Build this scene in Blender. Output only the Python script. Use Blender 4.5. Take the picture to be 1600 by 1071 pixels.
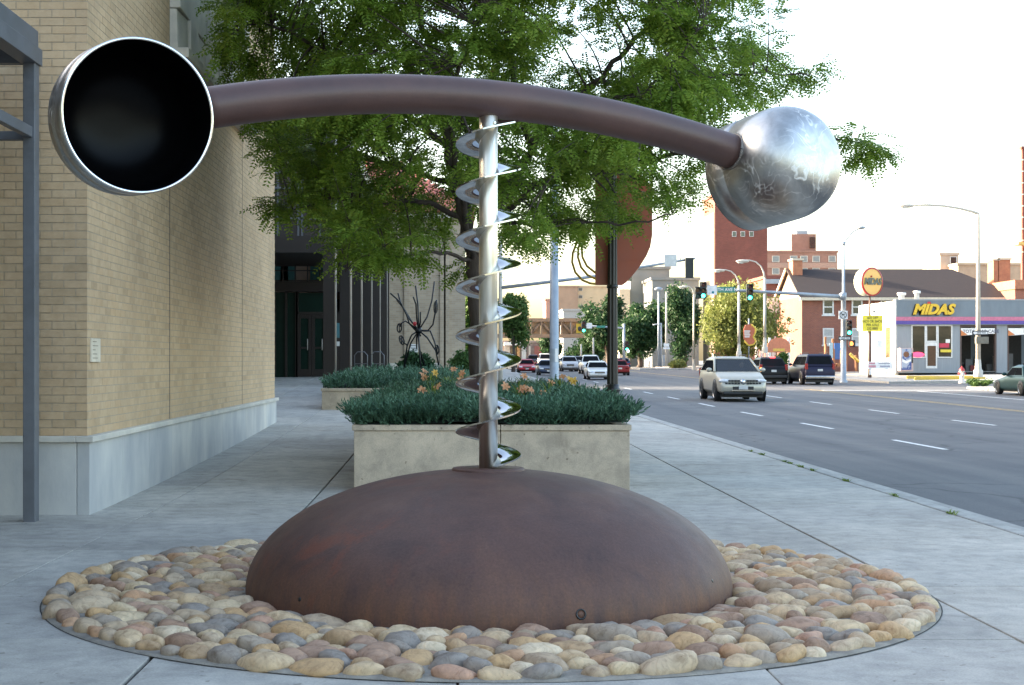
import bpy, math, random
import numpy as np
from mathutils import Vector, Matrix
R = math.radians
random.seed(7); rng = np.random.default_rng(11)
for o in list(bpy.data.objects): bpy.data.objects.remove(o)
SC = bpy.context.scene
COL = SC.collection

# ---------------------------------------------------------------- camera
F, VX, HY, CH = 2300.0, 715.0, 563.0, 1.65      # photo focal length, vanishing point, horizon, eye height
cam = bpy.data.cameras.new('camera'); camo = bpy.data.objects.new('camera', cam); COL.objects.link(camo)
cam.sensor_width = 36; cam.lens = 36*F/1600
cam.shift_x = (800-VX)/1600; cam.shift_y = (HY-535.5)/1600
cam.clip_start = .1; cam.clip_end = 5000
camo.location = (0, 0, CH); camo.rotation_euler = (R(90), 0, 0)
SC.camera = camo
# ---------------------------------------------------------------- sky and sun
SUN_EL, SUN_AZ = R(15.5), R(17)                   # low evening sun from the left, a little ahead
sdir = Vector((-math.cos(SUN_AZ)*math.cos(SUN_EL), math.sin(SUN_AZ)*math.cos(SUN_EL), math.sin(SUN_EL)))
W = bpy.data.worlds.new('World'); SC.world = W; W.use_nodes = True
nt = W.node_tree; bg = nt.nodes['Background']
sky = nt.nodes.new('ShaderNodeTexSky'); sky.sky_type = 'NISHITA'; sky.sun_disc = False
sky.sun_elevation = SUN_EL; sky.sun_rotation = math.atan2(sdir.x, sdir.y)
sky.air_density = 1.0; sky.dust_density = 3.2; sky.ozone_density = .15
nt.links.new(sky.outputs[0], bg.inputs[0]); bg.inputs[1].default_value = .15
sl = bpy.data.lights.new('sun', 'SUN'); slo = bpy.data.objects.new('sun', sl); COL.objects.link(slo)
sl.energy = 4.0; sl.angle = R(.53); sl.color = (1, .86, .68)
slo.rotation_euler = sdir.to_track_quat('Z', 'Y').to_euler(); slo.location = (-40, 20, 40)
SC.view_settings.view_transform = 'Standard'; SC.view_settings.look = 'None'
SC.view_settings.gamma = 1; SC.view_settings.exposure = 2.6
SC.cycles.max_bounces = 6; SC.cycles.transparent_max_bounces = 8

# ---------------------------------------------------------------- helpers
def P(px, py, Y): return Vector(((px-VX)/F*Y, Y, CH-(py-HY)/F*Y))
def GX(px, Y): return (px-VX)/F*Y
def GZ(py, Y): return CH-(py-HY)/F*Y
ORG = {}
def lin(c): return tuple((x/12.92 if x <= .04045 else ((x+.055)/1.055)**2.4) for x in c)
def tag(o, label=None, cat=None, group=None, kind=None):
    if label: o['label'] = label
    if cat: o['category'] = cat
    if group: o['group'] = group
    if kind: o['kind'] = kind
    return o
def thing(name, loc, label=None, cat=None, group=None, kind=None):
    o = bpy.data.objects.new(name, None); COL.objects.link(o); o.location = loc; o.empty_display_size = .3
    ORG[o.name] = Vector(loc)
    return tag(o, label, cat, group, kind)
def link_mesh(name, me, parent=None, loc=None):
    o = bpy.data.objects.new(name, me); COL.objects.link(o)
    if parent is not None: o.parent = parent
    if loc is not None: o.location = loc
    return o
def np_mesh(name, V, Fc, mats=(), smooth=False, midx=None):
    me = bpy.data.meshes.new(name); V = np.asarray(V, np.float32); Fc = np.asarray(Fc, np.int32)
    k = Fc.shape[1]; me.vertices.add(len(V)); me.vertices.foreach_set('co', V.ravel())
    me.loops.add(Fc.size); me.loops.foreach_set('vertex_index', Fc.ravel())
    me.polygons.add(len(Fc)); me.polygons.foreach_set('loop_start', np.arange(0, Fc.size, k, dtype=np.int32))
    if midx is not None: me.polygons.foreach_set('material_index', np.asarray(midx, np.int32))
    me.polygons.foreach_set('use_smooth', np.full(len(Fc), bool(smooth)))
    for m in mats: me.materials.append(m)
    me.update(calc_edges=True); me.validate()
    return me
class MB:
    def __init__(s): s.v = []; s.f = []; s.sm = []
    def add(s, vs, fs, smooth=False):
        n = len(s.v); s.v += [tuple(p) for p in vs]; s.f += [tuple(i+n for i in f) for f in fs]; s.sm += [smooth]*len(fs); return s
    def box(s, x0, x1, y0, y1, z0, z1):
        return s.add([(x0,y0,z0),(x1,y0,z0),(x1,y1,z0),(x0,y1,z0),(x0,y0,z1),(x1,y0,z1),(x1,y1,z1),(x0,y1,z1)],
                     [(0,3,2,1),(4,5,6,7),(0,1,5,4),(1,2,6,5),(2,3,7,6),(3,0,4,7)])
    def cbox(s, c, dx, dy, dz): return s.box(c[0]-dx/2, c[0]+dx/2, c[1]-dy/2, c[1]+dy/2, c[2]-dz/2, c[2]+dz/2)
    def hexa(s, p8): return s.add(p8, [(0,3,2,1),(4,5,6,7),(0,1,5,4),(1,2,6,5),(2,3,7,6),(3,0,4,7)])
    def tube(s, pts, rad, n=8, cap=True, smooth=True):
        pts = [Vector(p) for p in pts]; m = len(pts)
        if not hasattr(rad, '__len__'): rad = [rad]*m
        vs = []; fs = []; up = None
        for i, p in enumerate(pts):
            t = (pts[min(i+1, m-1)]-pts[max(i-1, 0)]).normalized()
            if up is None: up = Vector((0,0,1)) if abs(t.z) < .9 else Vector((1,0,0))
            a = t.cross(up).normalized(); b = a.cross(t).normalized(); up = b
            for k in range(n):
                th = 2*math.pi*k/n; vs.append(p+(a*math.cos(th)+b*math.sin(th))*rad[i])
        for i in range(m-1):
            for k in range(n):
                k2 = (k+1) % n; fs.append((i*n+k, i*n+k2, (i+1)*n+k2, (i+1)*n+k))
        s.add(vs, fs, smooth)
        if cap:
            s.add([vs[k] for k in range(n)], [tuple(range(n))[::-1]]); s.add([vs[(m-1)*n+k] for k in range(n)], [tuple(range(n))])
        return s
    def lathe(s, prof, c=(0,0,0), axis=(0,0,1), n=32, smooth=True, cap=False):
        c = Vector(c); ax = Vector(axis).normalized(); u = Vector((0,0,1)) if abs(ax.z) < .9 else Vector((1,0,0))
        a = u.cross(ax).normalized(); b = ax.cross(a)
        vs = []; fs = []
        for (r, h) in prof:
            for k in range(n):
                th = 2*math.pi*k/n; vs.append(c+ax*h+(a*math.cos(th)+b*math.sin(th))*r)
        for i in range(len(prof)-1):
            for k in range(n):
                k2 = (k+1) % n; fs.append((i*n+k, i*n+k2, (i+1)*n+k2, (i+1)*n+k))
        s.add(vs, fs, smooth)
        if cap:
            s.add(vs[:n], [tuple(range(n))[::-1]]); s.add(vs[-n:], [tuple(range(n))])
        return s
    def prism(s, poly, y0, y1):     # poly in (x,z), extruded along y
        n = len(poly); vs = [(p[0], y0, p[1]) for p in poly]+[(p[0], y1, p[1]) for p in poly]
        return s.add(vs, [tuple(range(n)), tuple(range(2*n-1, n-1, -1))]+[(i, i+n, (i+1) % n+n, (i+1) % n) for i in range(n)])
    def prismx(s, poly, x0, x1):    # poly in (y,z), extruded along x
        n = len(poly); vs = [(x0, p[0], p[1]) for p in poly]+[(x1, p[0], p[1]) for p in poly]
        return s.add(vs, [tuple(range(n)), tuple(range(2*n-1, n-1, -1))]+[(i, i+n, (i+1) % n+n, (i+1) % n) for i in range(n)])
    def quad(s, a, b, c, d): return s.add([a,b,c,d], [(0,1,2,3)])
    def sphere(s, c, rx, ry=None, rz=None, nu=14, nv=9):
        ry = ry or rx; rz = rz or rx; vs = []; fs = []
        for j in range(nv+1):
            ph = math.pi*j/nv
            for i in range(nu):
                th = 2*math.pi*i/nu; vs.append((c[0]+rx*math.sin(ph)*math.cos(th), c[1]+ry*math.sin(ph)*math.sin(th), c[2]-rz*math.cos(ph)))
        for j in range(nv):
            for i in range(nu):
                i2 = (i+1) % nu; fs.append((j*nu+i, j*nu+i2, (j+1)*nu+i2, (j+1)*nu+i))
        return s.add(vs, fs, True)
    def mesh(s, name, mat, org=(0,0,0)):
        me = bpy.data.meshes.new(name); o = Vector(org)
        me.from_pydata([(p[0]-o.x, p[1]-o.y, p[2]-o.z) for p in s.v], [], s.f)
        me.polygons.foreach_set('use_smooth', s.sm)
        if mat: me.materials.append(mat)
        import bmesh
        bm = bmesh.new(); bm.from_mesh(me); bmesh.ops.remove_doubles(bm, verts=bm.verts, dist=1e-5)
        bmesh.ops.recalc_face_normals(bm, faces=bm.faces); bm.to_mesh(me); bm.free()
        return me
    def build(s, name, mat, parent=None, bevel=0, label=None, cat=None, group=None, kind=None, loc=None):
        if parent is not None: org = ORG[parent.name]
        elif loc is not None: org = Vector(loc)
        else:
            a = np.array(s.v); org = Vector(((a[:,0].min()+a[:,0].max())/2, (a[:,1].min()+a[:,1].max())/2, a[:,2].min()))
        o = link_mesh(name, s.mesh(name, mat, org), parent)
        if parent is None: o.location = org
        ORG[o.name] = Vector(org)
        if bevel:
            m = o.modifiers.new('bevel', 'BEVEL'); m.width = bevel; m.segments = 2; m.limit_method = 'ANGLE'; m.angle_limit = R(40)
        return tag(o, label, cat, group, kind)

# ---------------------------------------------------------------- materials
MATS = {}
def mat(name, col, rough=.6, metal=0., col2=None, scale=5., detail=5., bump=0., bscale=None, lo=.35, hi=.65, spec=.5,
        rvar=0., stretch=(1,1,1), rand=None, em=None, ems=0., coat=0., trans=0.):
    if name in MATS: return MATS[name]
    m = bpy.data.materials.new(name); m.use_nodes = True; MATS[name] = m
    N = m.node_tree.nodes; L = m.node_tree.links; b = N['Principled BSDF']
    b.inputs['Roughness'].default_value = rough; b.inputs['Metallic'].default_value = metal
    b.inputs['Specular IOR Level'].default_value = spec; b.inputs['Coat Weight'].default_value = coat
    if coat: b.inputs['Coat Roughness'].default_value = .06
    if em: b.inputs['Emission Color'].default_value = (*em, 1); b.inputs['Emission Strength'].default_value = ems
    c2 = col2 if col2 else tuple(x*.78 for x in col)
    tc = N.new('ShaderNodeTexCoord'); mp = N.new('ShaderNodeMapping'); mp.inputs['Scale'].default_value = stretch
    L.new(tc.outputs['Object'], mp.inputs[0])
    nz = N.new('ShaderNodeTexNoise'); nz.inputs['Scale'].default_value = scale; nz.inputs['Detail'].default_value = detail
    nz.inputs['Roughness'].default_value = .62
    L.new(mp.outputs[0], nz.inputs['Vector'])
    rp = N.new('ShaderNodeValToRGB'); rp.color_ramp.elements[0].position = lo; rp.color_ramp.elements[1].position = hi
    rp.color_ramp.elements[0].color = (*c2, 1); rp.color_ramp.elements[1].color = (*col, 1)
    L.new(nz.outputs['Fac'], rp.inputs[0]); out = rp.outputs[0]
    if rand:                       # per piece tint: ('object'|'island', list of colours, mix)
        if rand[0] == 'object': src = N.new('ShaderNodeObjectInfo').outputs['Random']
        else: src = N.new('ShaderNodeNewGeometry').outputs['Random Per Island']
        cr = N.new('ShaderNodeValToRGB'); cs = rand[1]; cr.color_ramp.interpolation = 'LINEAR'
        while len(cr.color_ramp.elements) < len(cs): cr.color_ramp.elements.new(.5)
        for i, c in enumerate(cs): cr.color_ramp.elements[i].position = i/(len(cs)-1); cr.color_ramp.elements[i].color = (*c, 1)
        L.new(src, cr.inputs[0])
        mx = N.new('ShaderNodeMix'); mx.data_type = 'RGBA'; mx.blend_type = 'MULTIPLY'; mx.inputs[0].default_value = rand[2]
        L.new(out, mx.inputs[6]); L.new(cr.outputs[0], mx.inputs[7]); out = mx.outputs[2]
    L.new(out, b.inputs['Base Color'])
    if rvar:
        mr = N.new('ShaderNodeMapRange'); mr.inputs[3].default_value = max(.02, rough-rvar); mr.inputs[4].default_value = rough+rvar
        L.new(nz.outputs['Fac'], mr.inputs[0]); L.new(mr.outputs[0], b.inputs['Roughness'])
    if bump:
        n2 = N.new('ShaderNodeTexNoise'); n2.inputs['Scale'].default_value = bscale or scale*6; n2.inputs['Detail'].default_value = 6
        L.new(mp.outputs[0], n2.inputs['Vector'])
        bp = N.new('ShaderNodeBump'); bp.inputs['Strength'].default_value = bump; bp.inputs['Distance'].default_value = .02
        L.new(n2.outputs['Fac'], bp.inputs['Height']); L.new(bp.outputs[0], b.inputs['Normal'])
    if trans:
        tr = N.new('ShaderNodeBsdfTranslucent'); L.new(out, tr.inputs[0]); ms = N.new('ShaderNodeMixShader'); ms.inputs[0].default_value = trans
        L.new(b.outputs[0], ms.inputs[1]); L.new(tr.outputs[0], ms.inputs[2]); L.new(ms.outputs[0], N['Material Output'].inputs[0])
    return m
def node_mat(name):
    m = bpy.data.materials.new(name); m.use_nodes = True; MATS[name] = m
    return m, m.node_tree.nodes, m.node_tree.links, m.node_tree.nodes['Principled BSDF']
def ramp(N, L, src, stops, interp='LINEAR'):
    r = N.new('ShaderNodeValToRGB'); r.color_ramp.interpolation = interp
    while len(r.color_ramp.elements) < len(stops): r.color_ramp.elements.new(.5)
    for e, (p, c) in zip(r.color_ramp.elements, stops): e.position = p; e.color = (*c, 1) if len(c) == 3 else c
    L.new(src, r.inputs[0]); return r.outputs[0]
def noise(N, L, vec, scale, detail=5, rough=.6, dist=0):
    n = N.new('ShaderNodeTexNoise'); n.inputs['Scale'].default_value = scale; n.inputs['Detail'].default_value = detail
    n.inputs['Roughness'].default_value = rough; n.inputs['Distortion'].default_value = dist
    if vec is not None: L.new(vec, n.inputs['Vector'])
    return n.outputs['Fac']
def mixc(N, L, fac, a, b, mode='MIX'):
    m = N.new('ShaderNodeMix'); m.data_type = 'RGBA'; m.blend_type = mode
    for s, i in ((fac, 0), (a, 6), (b, 7)):
        if hasattr(s, 'links') or hasattr(s, 'is_linked'): L.new(s, m.inputs[i])
        elif i == 0: m.inputs[0].default_value = s
        else: m.inputs[i].default_value = (*s, 1)
    return m.outputs[2]
def mapping(N, L, scale=(1,1,1), src='Object'):
    tc = N.new('ShaderNodeTexCoord'); mp = N.new('ShaderNodeMapping'); mp.inputs['Scale'].default_value = scale
    L.new(tc.outputs[src], mp.inputs[0]); return mp.outputs[0]

# concrete of the pavement: slab to slab tint, blotches, fine grain and dirt specks
def concrete(name, base, rnd=True, dark=.55):
    m, N, L, b = node_mat(name)
    g = N.new('ShaderNodeNewGeometry').outputs['Position']
    big = ramp(N, L, noise(N, L, g, .55, 6, .65), [(.3, tuple(x*.70 for x in base)), (.7, tuple(x*1.10 for x in base))])
    med = ramp(N, L, noise(N, L, g, 4.5, 7, .7, .4), [(.34, (.72,.73,.75)), (.6, (1,1,1))])
    fine = ramp(N, L, noise(N, L, g, 70, 3, .7), [(.3, (.8,.8,.8)), (.65, (1.06,1.05,1.03))])
    c = mixc(N, L, 1, big, med, 'MULTIPLY'); c = mixc(N, L, 1, c, fine, 'MULTIPLY')
    spots = ramp(N, L, noise(N, L, g, 13, 2, .5), [(.26, (.42,.40,.37)), (.31, (1,1,1))])
    stn = ramp(N, L, noise(N, L, g, 2.1, 4, .6, .8), [(.27, (.62,.61,.60)), (.37, (1,1,1))]); c = mixc(N, L, .7, c, stn, 'MULTIPLY')
    c = mixc(N, L, .8, c, spots, 'MULTIPLY')
    if rnd:
        rn = ramp(N, L, N.new('ShaderNodeObjectInfo').outputs['Random'], [(0, (.86,.86,.87)), (.5, (1,.99,.97)), (1, (.93,.95,.97))])
        c = mixc(N, L, 1, c, rn, 'MULTIPLY')
    L.new(c, b.inputs['Base Color']); b.inputs['Roughness'].default_value = .82; b.inputs['Specular IOR Level'].default_value = .3
    bp = N.new('ShaderNodeBump'); bp.inputs['Strength'].default_value = .25; bp.inputs['Distance'].default_value = .006
    L.new(noise(N, L, g, 90, 5, .7), bp.inputs['Height']); L.new(bp.outputs[0], b.inputs['Normal'])
    return m
M_SLAB = concrete('sidewalk_concrete', (.52,.49,.44))
M_KERB = concrete('kerb_concrete', (.44,.43,.40), False)
M_PLANTER = concrete('planter_concrete', (.60,.49,.365), False)
M_LOT = concrete('lot_concrete', (.42,.40,.37), False)
M_JOINT = mat('joint_dirt', (.045,.042,.036), .95, scale=8)
# asphalt: grain, long wear bands in the direction of travel
def asphalt():
    m, N, L, b = node_mat('asphalt')
    g = N.new('ShaderNodeNewGeometry').outputs['Position']
    mp = N.new('ShaderNodeMapping'); mp.inputs['Scale'].default_value = (.75, .018, 1); L.new(g, mp.inputs[0])
    band = ramp(N, L, noise(N, L, mp.outputs[0], 1.3, 5, .6), [(.3, (.095,.096,.103)), (.5, (.130,.131,.135)), (.7, (.17,.166,.16))])
    blot = ramp(N, L, noise(N, L, g, .35, 6, .6), [(.3, (.8,.8,.82)), (.7, (1.1,1.09,1.06))])
    gr = ramp(N, L, noise(N, L, g, 55, 3, .75), [(.3, (.66,.66,.68)), (.6, (1.0,1,1)), (.78, (1.5,1.45,1.4))])
    c = mixc(N, L, 1, band, blot, 'MULTIPLY'); c = mixc(N, L, 1, c, gr, 'MULTIPLY')
    vo = N.new('ShaderNodeTexVoronoi'); vo.feature = 'DISTANCE_TO_EDGE'; vo.inputs['Scale'].default_value = .16
    ad = N.new('ShaderNodeVectorMath'); ad.operation = 'MULTIPLY_ADD'; ad.inputs[1].default_value = (2.2, 2.2, 0); nn = N.new('ShaderNodeTexNoise'); nn.inputs['Scale'].default_value = .6; nn.inputs['Detail'].default_value = 6
    L.new(g, nn.inputs['Vector']); L.new(nn.outputs['Color'], ad.inputs[0]); L.new(g, ad.inputs[2]); L.new(ad.outputs[0], vo.inputs['Vector'])
    crk = ramp(N, L, vo.outputs['Distance'], [(0, (.45,.45,.45)), (.008, (1,1,1))]); c = mixc(N, L, .8, c, crk, 'MULTIPLY')
    oil = ramp(N, L, noise(N, L, g, 1.1, 3, .5), [(.22, (.6,.6,.6)), (.33, (1,1,1))]); c = mixc(N, L, .7, c, oil, 'MULTIPLY')
    L.new(c, b.inputs['Base Color']); b.inputs['Roughness'].default_value = .8; b.inputs['Specular IOR Level'].default_value = .3
    bp = N.new('ShaderNodeBump'); bp.inputs['Strength'].default_value = .4; bp.inputs['Distance'].default_value = .008
    L.new(noise(N, L, g, 60, 3, .7), bp.inputs['Height']); L.new(bp.outputs[0], b.inputs['Normal'])
    return m
M_ASPH = asphalt()
M_WHITE_LINE = mat('road_paint_white', (.72,.72,.70), .7, col2=(.4,.4,.4), scale=9, lo=.3, hi=.55)
M_YELLOW_LINE = mat('road_paint_yellow', (.55,.36,.10), .7, col2=(.25,.19,.1), scale=6)
def brick_piece(name, src):
    m, N, L, b = node_mat(name); pos = N.new('ShaderNodeNewGeometry')
    s = N.new('ShaderNodeObjectInfo').outputs['Random'] if src == 'object' else pos.outputs['Random Per Island']
    tint = ramp(N, L, s, [(0, (.80,.77,.72)), (.10, (.93,.91,.87)), (.4, (1,.98,.95)), (.7, (1.04,1.0,.95)), (.9, (.98,.92,.84)), (1, (1.08,1.06,1.04))])
    c = ramp(N, L, noise(N, L, pos.outputs['Position'], 9, 6, .7), [(.3, (.49,.355,.22)), (.7, (.58,.435,.285))])
    c = mixc(N, L, .75, c, tint, 'MULTIPLY')
    dirt = ramp(N, L, noise(N, L, pos.outputs['Position'], .55, 6, .65), [(.3, (.80,.79,.78)), (.65, (1.05,1.04,1.02))]); c = mixc(N, L, 1, c, dirt, 'MULTIPLY')
    L.new(c, b.inputs['Base Color']); b.inputs['Roughness'].default_value = .85; b.inputs['Specular IOR Level'].default_value = .25
    bp = N.new('ShaderNodeBump'); bp.inputs['Strength'].default_value = .25; bp.inputs['Distance'].default_value = .004
    L.new(noise(N, L, pos.outputs['Position'], 60, 5, .7), bp.inputs['Height']); L.new(bp.outputs[0], b.inputs['Normal'])
    return m
M_BRICK, M_BRICKS = brick_piece('tan_brick_piece', 'object'), brick_piece('tan_brick_courses', 'island')
M_MORTAR = mat('mortar', (.40,.33,.24), .95, scale=20)
M_LIME = mat('limestone', (.62,.57,.48), .85, col2=(.46,.43,.38), scale=1.6, detail=8, bump=.15, bscale=30)
M_LIMEB = mat('limestone_panel', (.60,.58,.53), .85, col2=(.40,.40,.40), scale=1.1, detail=9, bump=.1, bscale=40, stretch=(1,1,.5),
              rand=('object', [(.85,.86,.88),(1,1,1),(1.05,1.02,.98)], 1.))
M_STEEL_GREY = mat('painted_steel_grey', (.12,.125,.14), .45, col2=(.09,.095,.105), scale=3, rvar=.1)
M_DARKSTEEL = mat('dark_bronze_steel', (.020,.014,.012), .4, scale=3)
M_EDGE_HANDLE = mat('sunlit_edge_and_handle', (.46,.42,.37), .35, scale=5)
M_BLACK = mat('black_paint', (.012,.012,.013), .4)
M_WHITE = mat('white_paint', (.75,.74,.71), .5, col2=(.66,.65,.62))
def glass_dark(name, col=(.02,.025,.028), rough=.04, spec=.7): return mat(name, col, rough, 0, scale=2, spec=spec, coat=.6)
M_GLASS = glass_dark('dark_window_glass', (.022,.035,.034))
M_GLASS_G = mat('green_tinted_glass', (.008,.024,.018), .12, scale=2, spec=.12)
M_CARGLASS = mat('car_glass', (.012,.014,.017), .25, scale=2, spec=.0)
# ================================================================ terrain
def zroad(y): return -.12+.0045*min(max(0., y-50), 170)
def zplaza(x, y):
    w = min(1., max(0., (4.5-x)/6)); t = min(max(0., (y-15.7)/16.1), 2.26)
    return w*.31*t**1.5
def zlot(x, y): return zroad(y)+.12+max(0., x-29)*.014
def Yroad(gy):                      # depth of the road point seen at picture row gy
    lo, hi = 8., 600.
    for _ in range(60):
        m = (lo+hi)/2
        if HY+(CH-zroad(m))*F/m > gy: lo = m
        else: hi = m
    return lo
ys = [-300, -60, 0, 30, 50, 80, 110, 140, 180, 220, 400, 3000]
g = MB()
for a, b in zip(ys[:-1], ys[1:]): g.quad((-2500,a,zroad(a)-.3), (2500,a,zroad(a)-.3), (2500,b,zroad(b)-.3), (-2500,b,zroad(b)-.3))
g.build('ground', mat('far_ground', (.20,.19,.165), .95, scale=.2), kind='structure')
KX0, KX1, RX0, RX1 = 5.30, 5.50, 5.97, 28.7
def strip(xa, xb, y0, y1, dz, step=10):
    m = MB(); n = max(1, int((y1-y0)/step)); Y = [y0+(y1-y0)*i/n for i in range(n+1)]
    for a, b in zip(Y[:-1], Y[1:]): m.quad((xa,a,zroad(a)+dz), (xb,a,zroad(a)+dz), (xb,b,zroad(b)+dz), (xa,b,zroad(b)+dz))
    return m
road = strip(RX0-.02, RX1, -60, 400, 0).build('road', M_ASPH, kind='structure')
strip(RX1, 140, 83, 98, -.006).build('cross_street', M_ASPH, kind='structure')
strip(-120, RX0-.02, 86, 98, -.006).build('cross_street', M_ASPH, kind='structure')
# lane markings: parts of the road
def dash(xc, y0, y1, m=M_WHITE_LINE, w=.13, name='lane_dash'):
    a = MB().quad((xc-w/2,y0,zroad(y0)+.005), (xc+w/2,y0,zroad(y0)+.005), (xc+w/2,y1,zroad(y1)+.005), (xc-w/2,y1,zroad(y1)+.005))
    return a.build(name, m, road)
for k in range(-3, 7):
    y = 29.1+8.75*k
    if y > 6: dash(9.65, y, y+3.5)
    dash(14.56, y+2.0, y+5.5) if y > 6 else None
for k in range(5): dash(24.5, 103+9*k, 106.5+9*k)
for k in range(8): dash(9.65, 101+9*k, 104.5+9*k)
for xx in (19.28, 19.58): strip(xx-.06, xx+.06, -40, 82, .005).build('centre_line', M_YELLOW_LINE, road)
for xx in (19.28, 19.58): strip(xx-.06, xx+.06, 101, 300, .005).build('centre_line', M_YELLOW_LINE, road)
strip(24.25, 24.4, 20, 78, .005).build('edge_line', M_WHITE_LINE, road)
MB().box(19.8, 28.4, 79.6, 80.1, zroad(80)-.1, zroad(80)+.006).build('stop_line', M_WHITE_LINE, road)
# near kerb with gutter
k = MB()
for a in range(-30, 82, 4):
    k.box(KX0+.022, KX1, a+.006, a+3.994, -.3, .0 if a < 50 else zroad(a)+.12)
k.build('kerb', M_KERB, bevel=.02, kind='structure')
strip(KX1, RX0, -30, 84, .008).build('gutter', M_KERB, kind='structure')
# plaza base under the slabs (shows as dirt in the joints)
ng = 12; V = []; Fq = []; Xs = np.linspace(-12, KX0+.05, ng); Ys = np.linspace(-20, 86, 60)
for yy in Ys:
    for xx in Xs: V.append((xx, yy, zplaza(xx, yy)-.022))
for j in range(len(Ys)-1):
    for i in range(ng-1): Fq.append((j*ng+i, j*ng+i+1, (j+1)*ng+i+1, (j+1)*ng+i))
side = link_mesh('sidewalk', np_mesh('sidewalk', V, Fq, [M_JOINT])); tag(side, kind='structure'); ORG['sidewalk'] = Vector((0,0,0))
colx = [-12, -9.2, -6.5, -5.0, -3.33, -1.70, .0, 1.65, 3.31, KX0]
rowy = [8.70+2.05*i for i in range(-9, 38)]
for i in range(len(colx)-1):
    for j in range(len(rowy)-1):
        gl_, gr_ = [.012 if abs(c_) in (1.70, 3.31, KX0) or c_ == -1.70 else .006 for c_ in (colx[i], colx[i+1])]
        xa, xb, ya, yb = colx[i]+gl_, colx[i+1]-gr_, rowy[j]+.005, rowy[j+1]-.005
        if i < 4 and ya > 13.7 and yb < 33 and xb < -3.9: continue
        if ya > 33 and i < 2: continue
        dz = random.uniform(-.002, .002)
        pts = [(xa,ya),(xb,ya),(xb,yb),(xa,yb)]
        m = MB(); m.hexa([(x,y,zplaza(x,y)-.1) for x, y in pts]+[(x,y,zplaza(x,y)+dz) for x, y in pts])
        m.build('slab', M_SLAB, side, bevel=.006)
# far-right corner lot with kerb
def lot(x0, x1, y0, y1, name='far_pavement'):
    m = MB(); n = max(1, int((y1-y0)/6)); Y = [y0+(y1-y0)*i/n for i in range(n+1)]; X = [x0, x0+4, x0+15, x1]
    for a, b in zip(Y[:-1], Y[1:]):
        for c, d in zip(X[:-1], X[1:]): m.quad((c,a,zlot(c,a)), (d,a,zlot(d,a)), (d,b,zlot(d,b)), (c,b,zlot(c,b)))
    m.quad((x0,y0,zroad(y0)-.2), (x0,y0,zlot(x0,y0)), (x0,y1,zlot(x0,y1)), (x0,y1,zroad(y1)-.2))
    m.quad((x0,y0,zroad(y0)-.2), (x1,y0,zroad(y0)-.2), (x1,y0,zlot(x1,y0)), (x0,y0,zlot(x0,y0)))
    m.quad((x0,y1,zroad(y1)-.2), (x0,y1,zlot(x0,y1)), (x1,y1,zlot(x1,y1)), (x1,y1,zroad(y1)-.2))
    return m.build(name, M_LOT, kind='structure')
lot(RX1, 120, 20, 83); lot(RX1, 120, 98, 190); lot(RX1, 160, 200, 420)
m = MB()
for a, b in zip(range(98, 400, 20), range(118, 420, 20)): m.hexa([(-60,a,zroad(a)-.3),(RX0,a,zroad(a)-.3),(RX0,b,zroad(b)-.3),(-60,b,zroad(b)-.3),(-60,a,zroad(a)+.12),(RX0,a,zroad(a)+.12),(RX0,b,zroad(b)+.12),(-60,b,zroad(b)+.12)])
m.build('far_pavement', M_LOT, kind='structure')

# ================================================================ the sculpture
SX, SY = GX(763, 10.62), 10.62
sc = thing('bell_and_auger_sculpture', (SX, SY, 0), 'tall metal sculpture of rusty dome, steel auger post and curved arm with two bells', 'sculpture')
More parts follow.
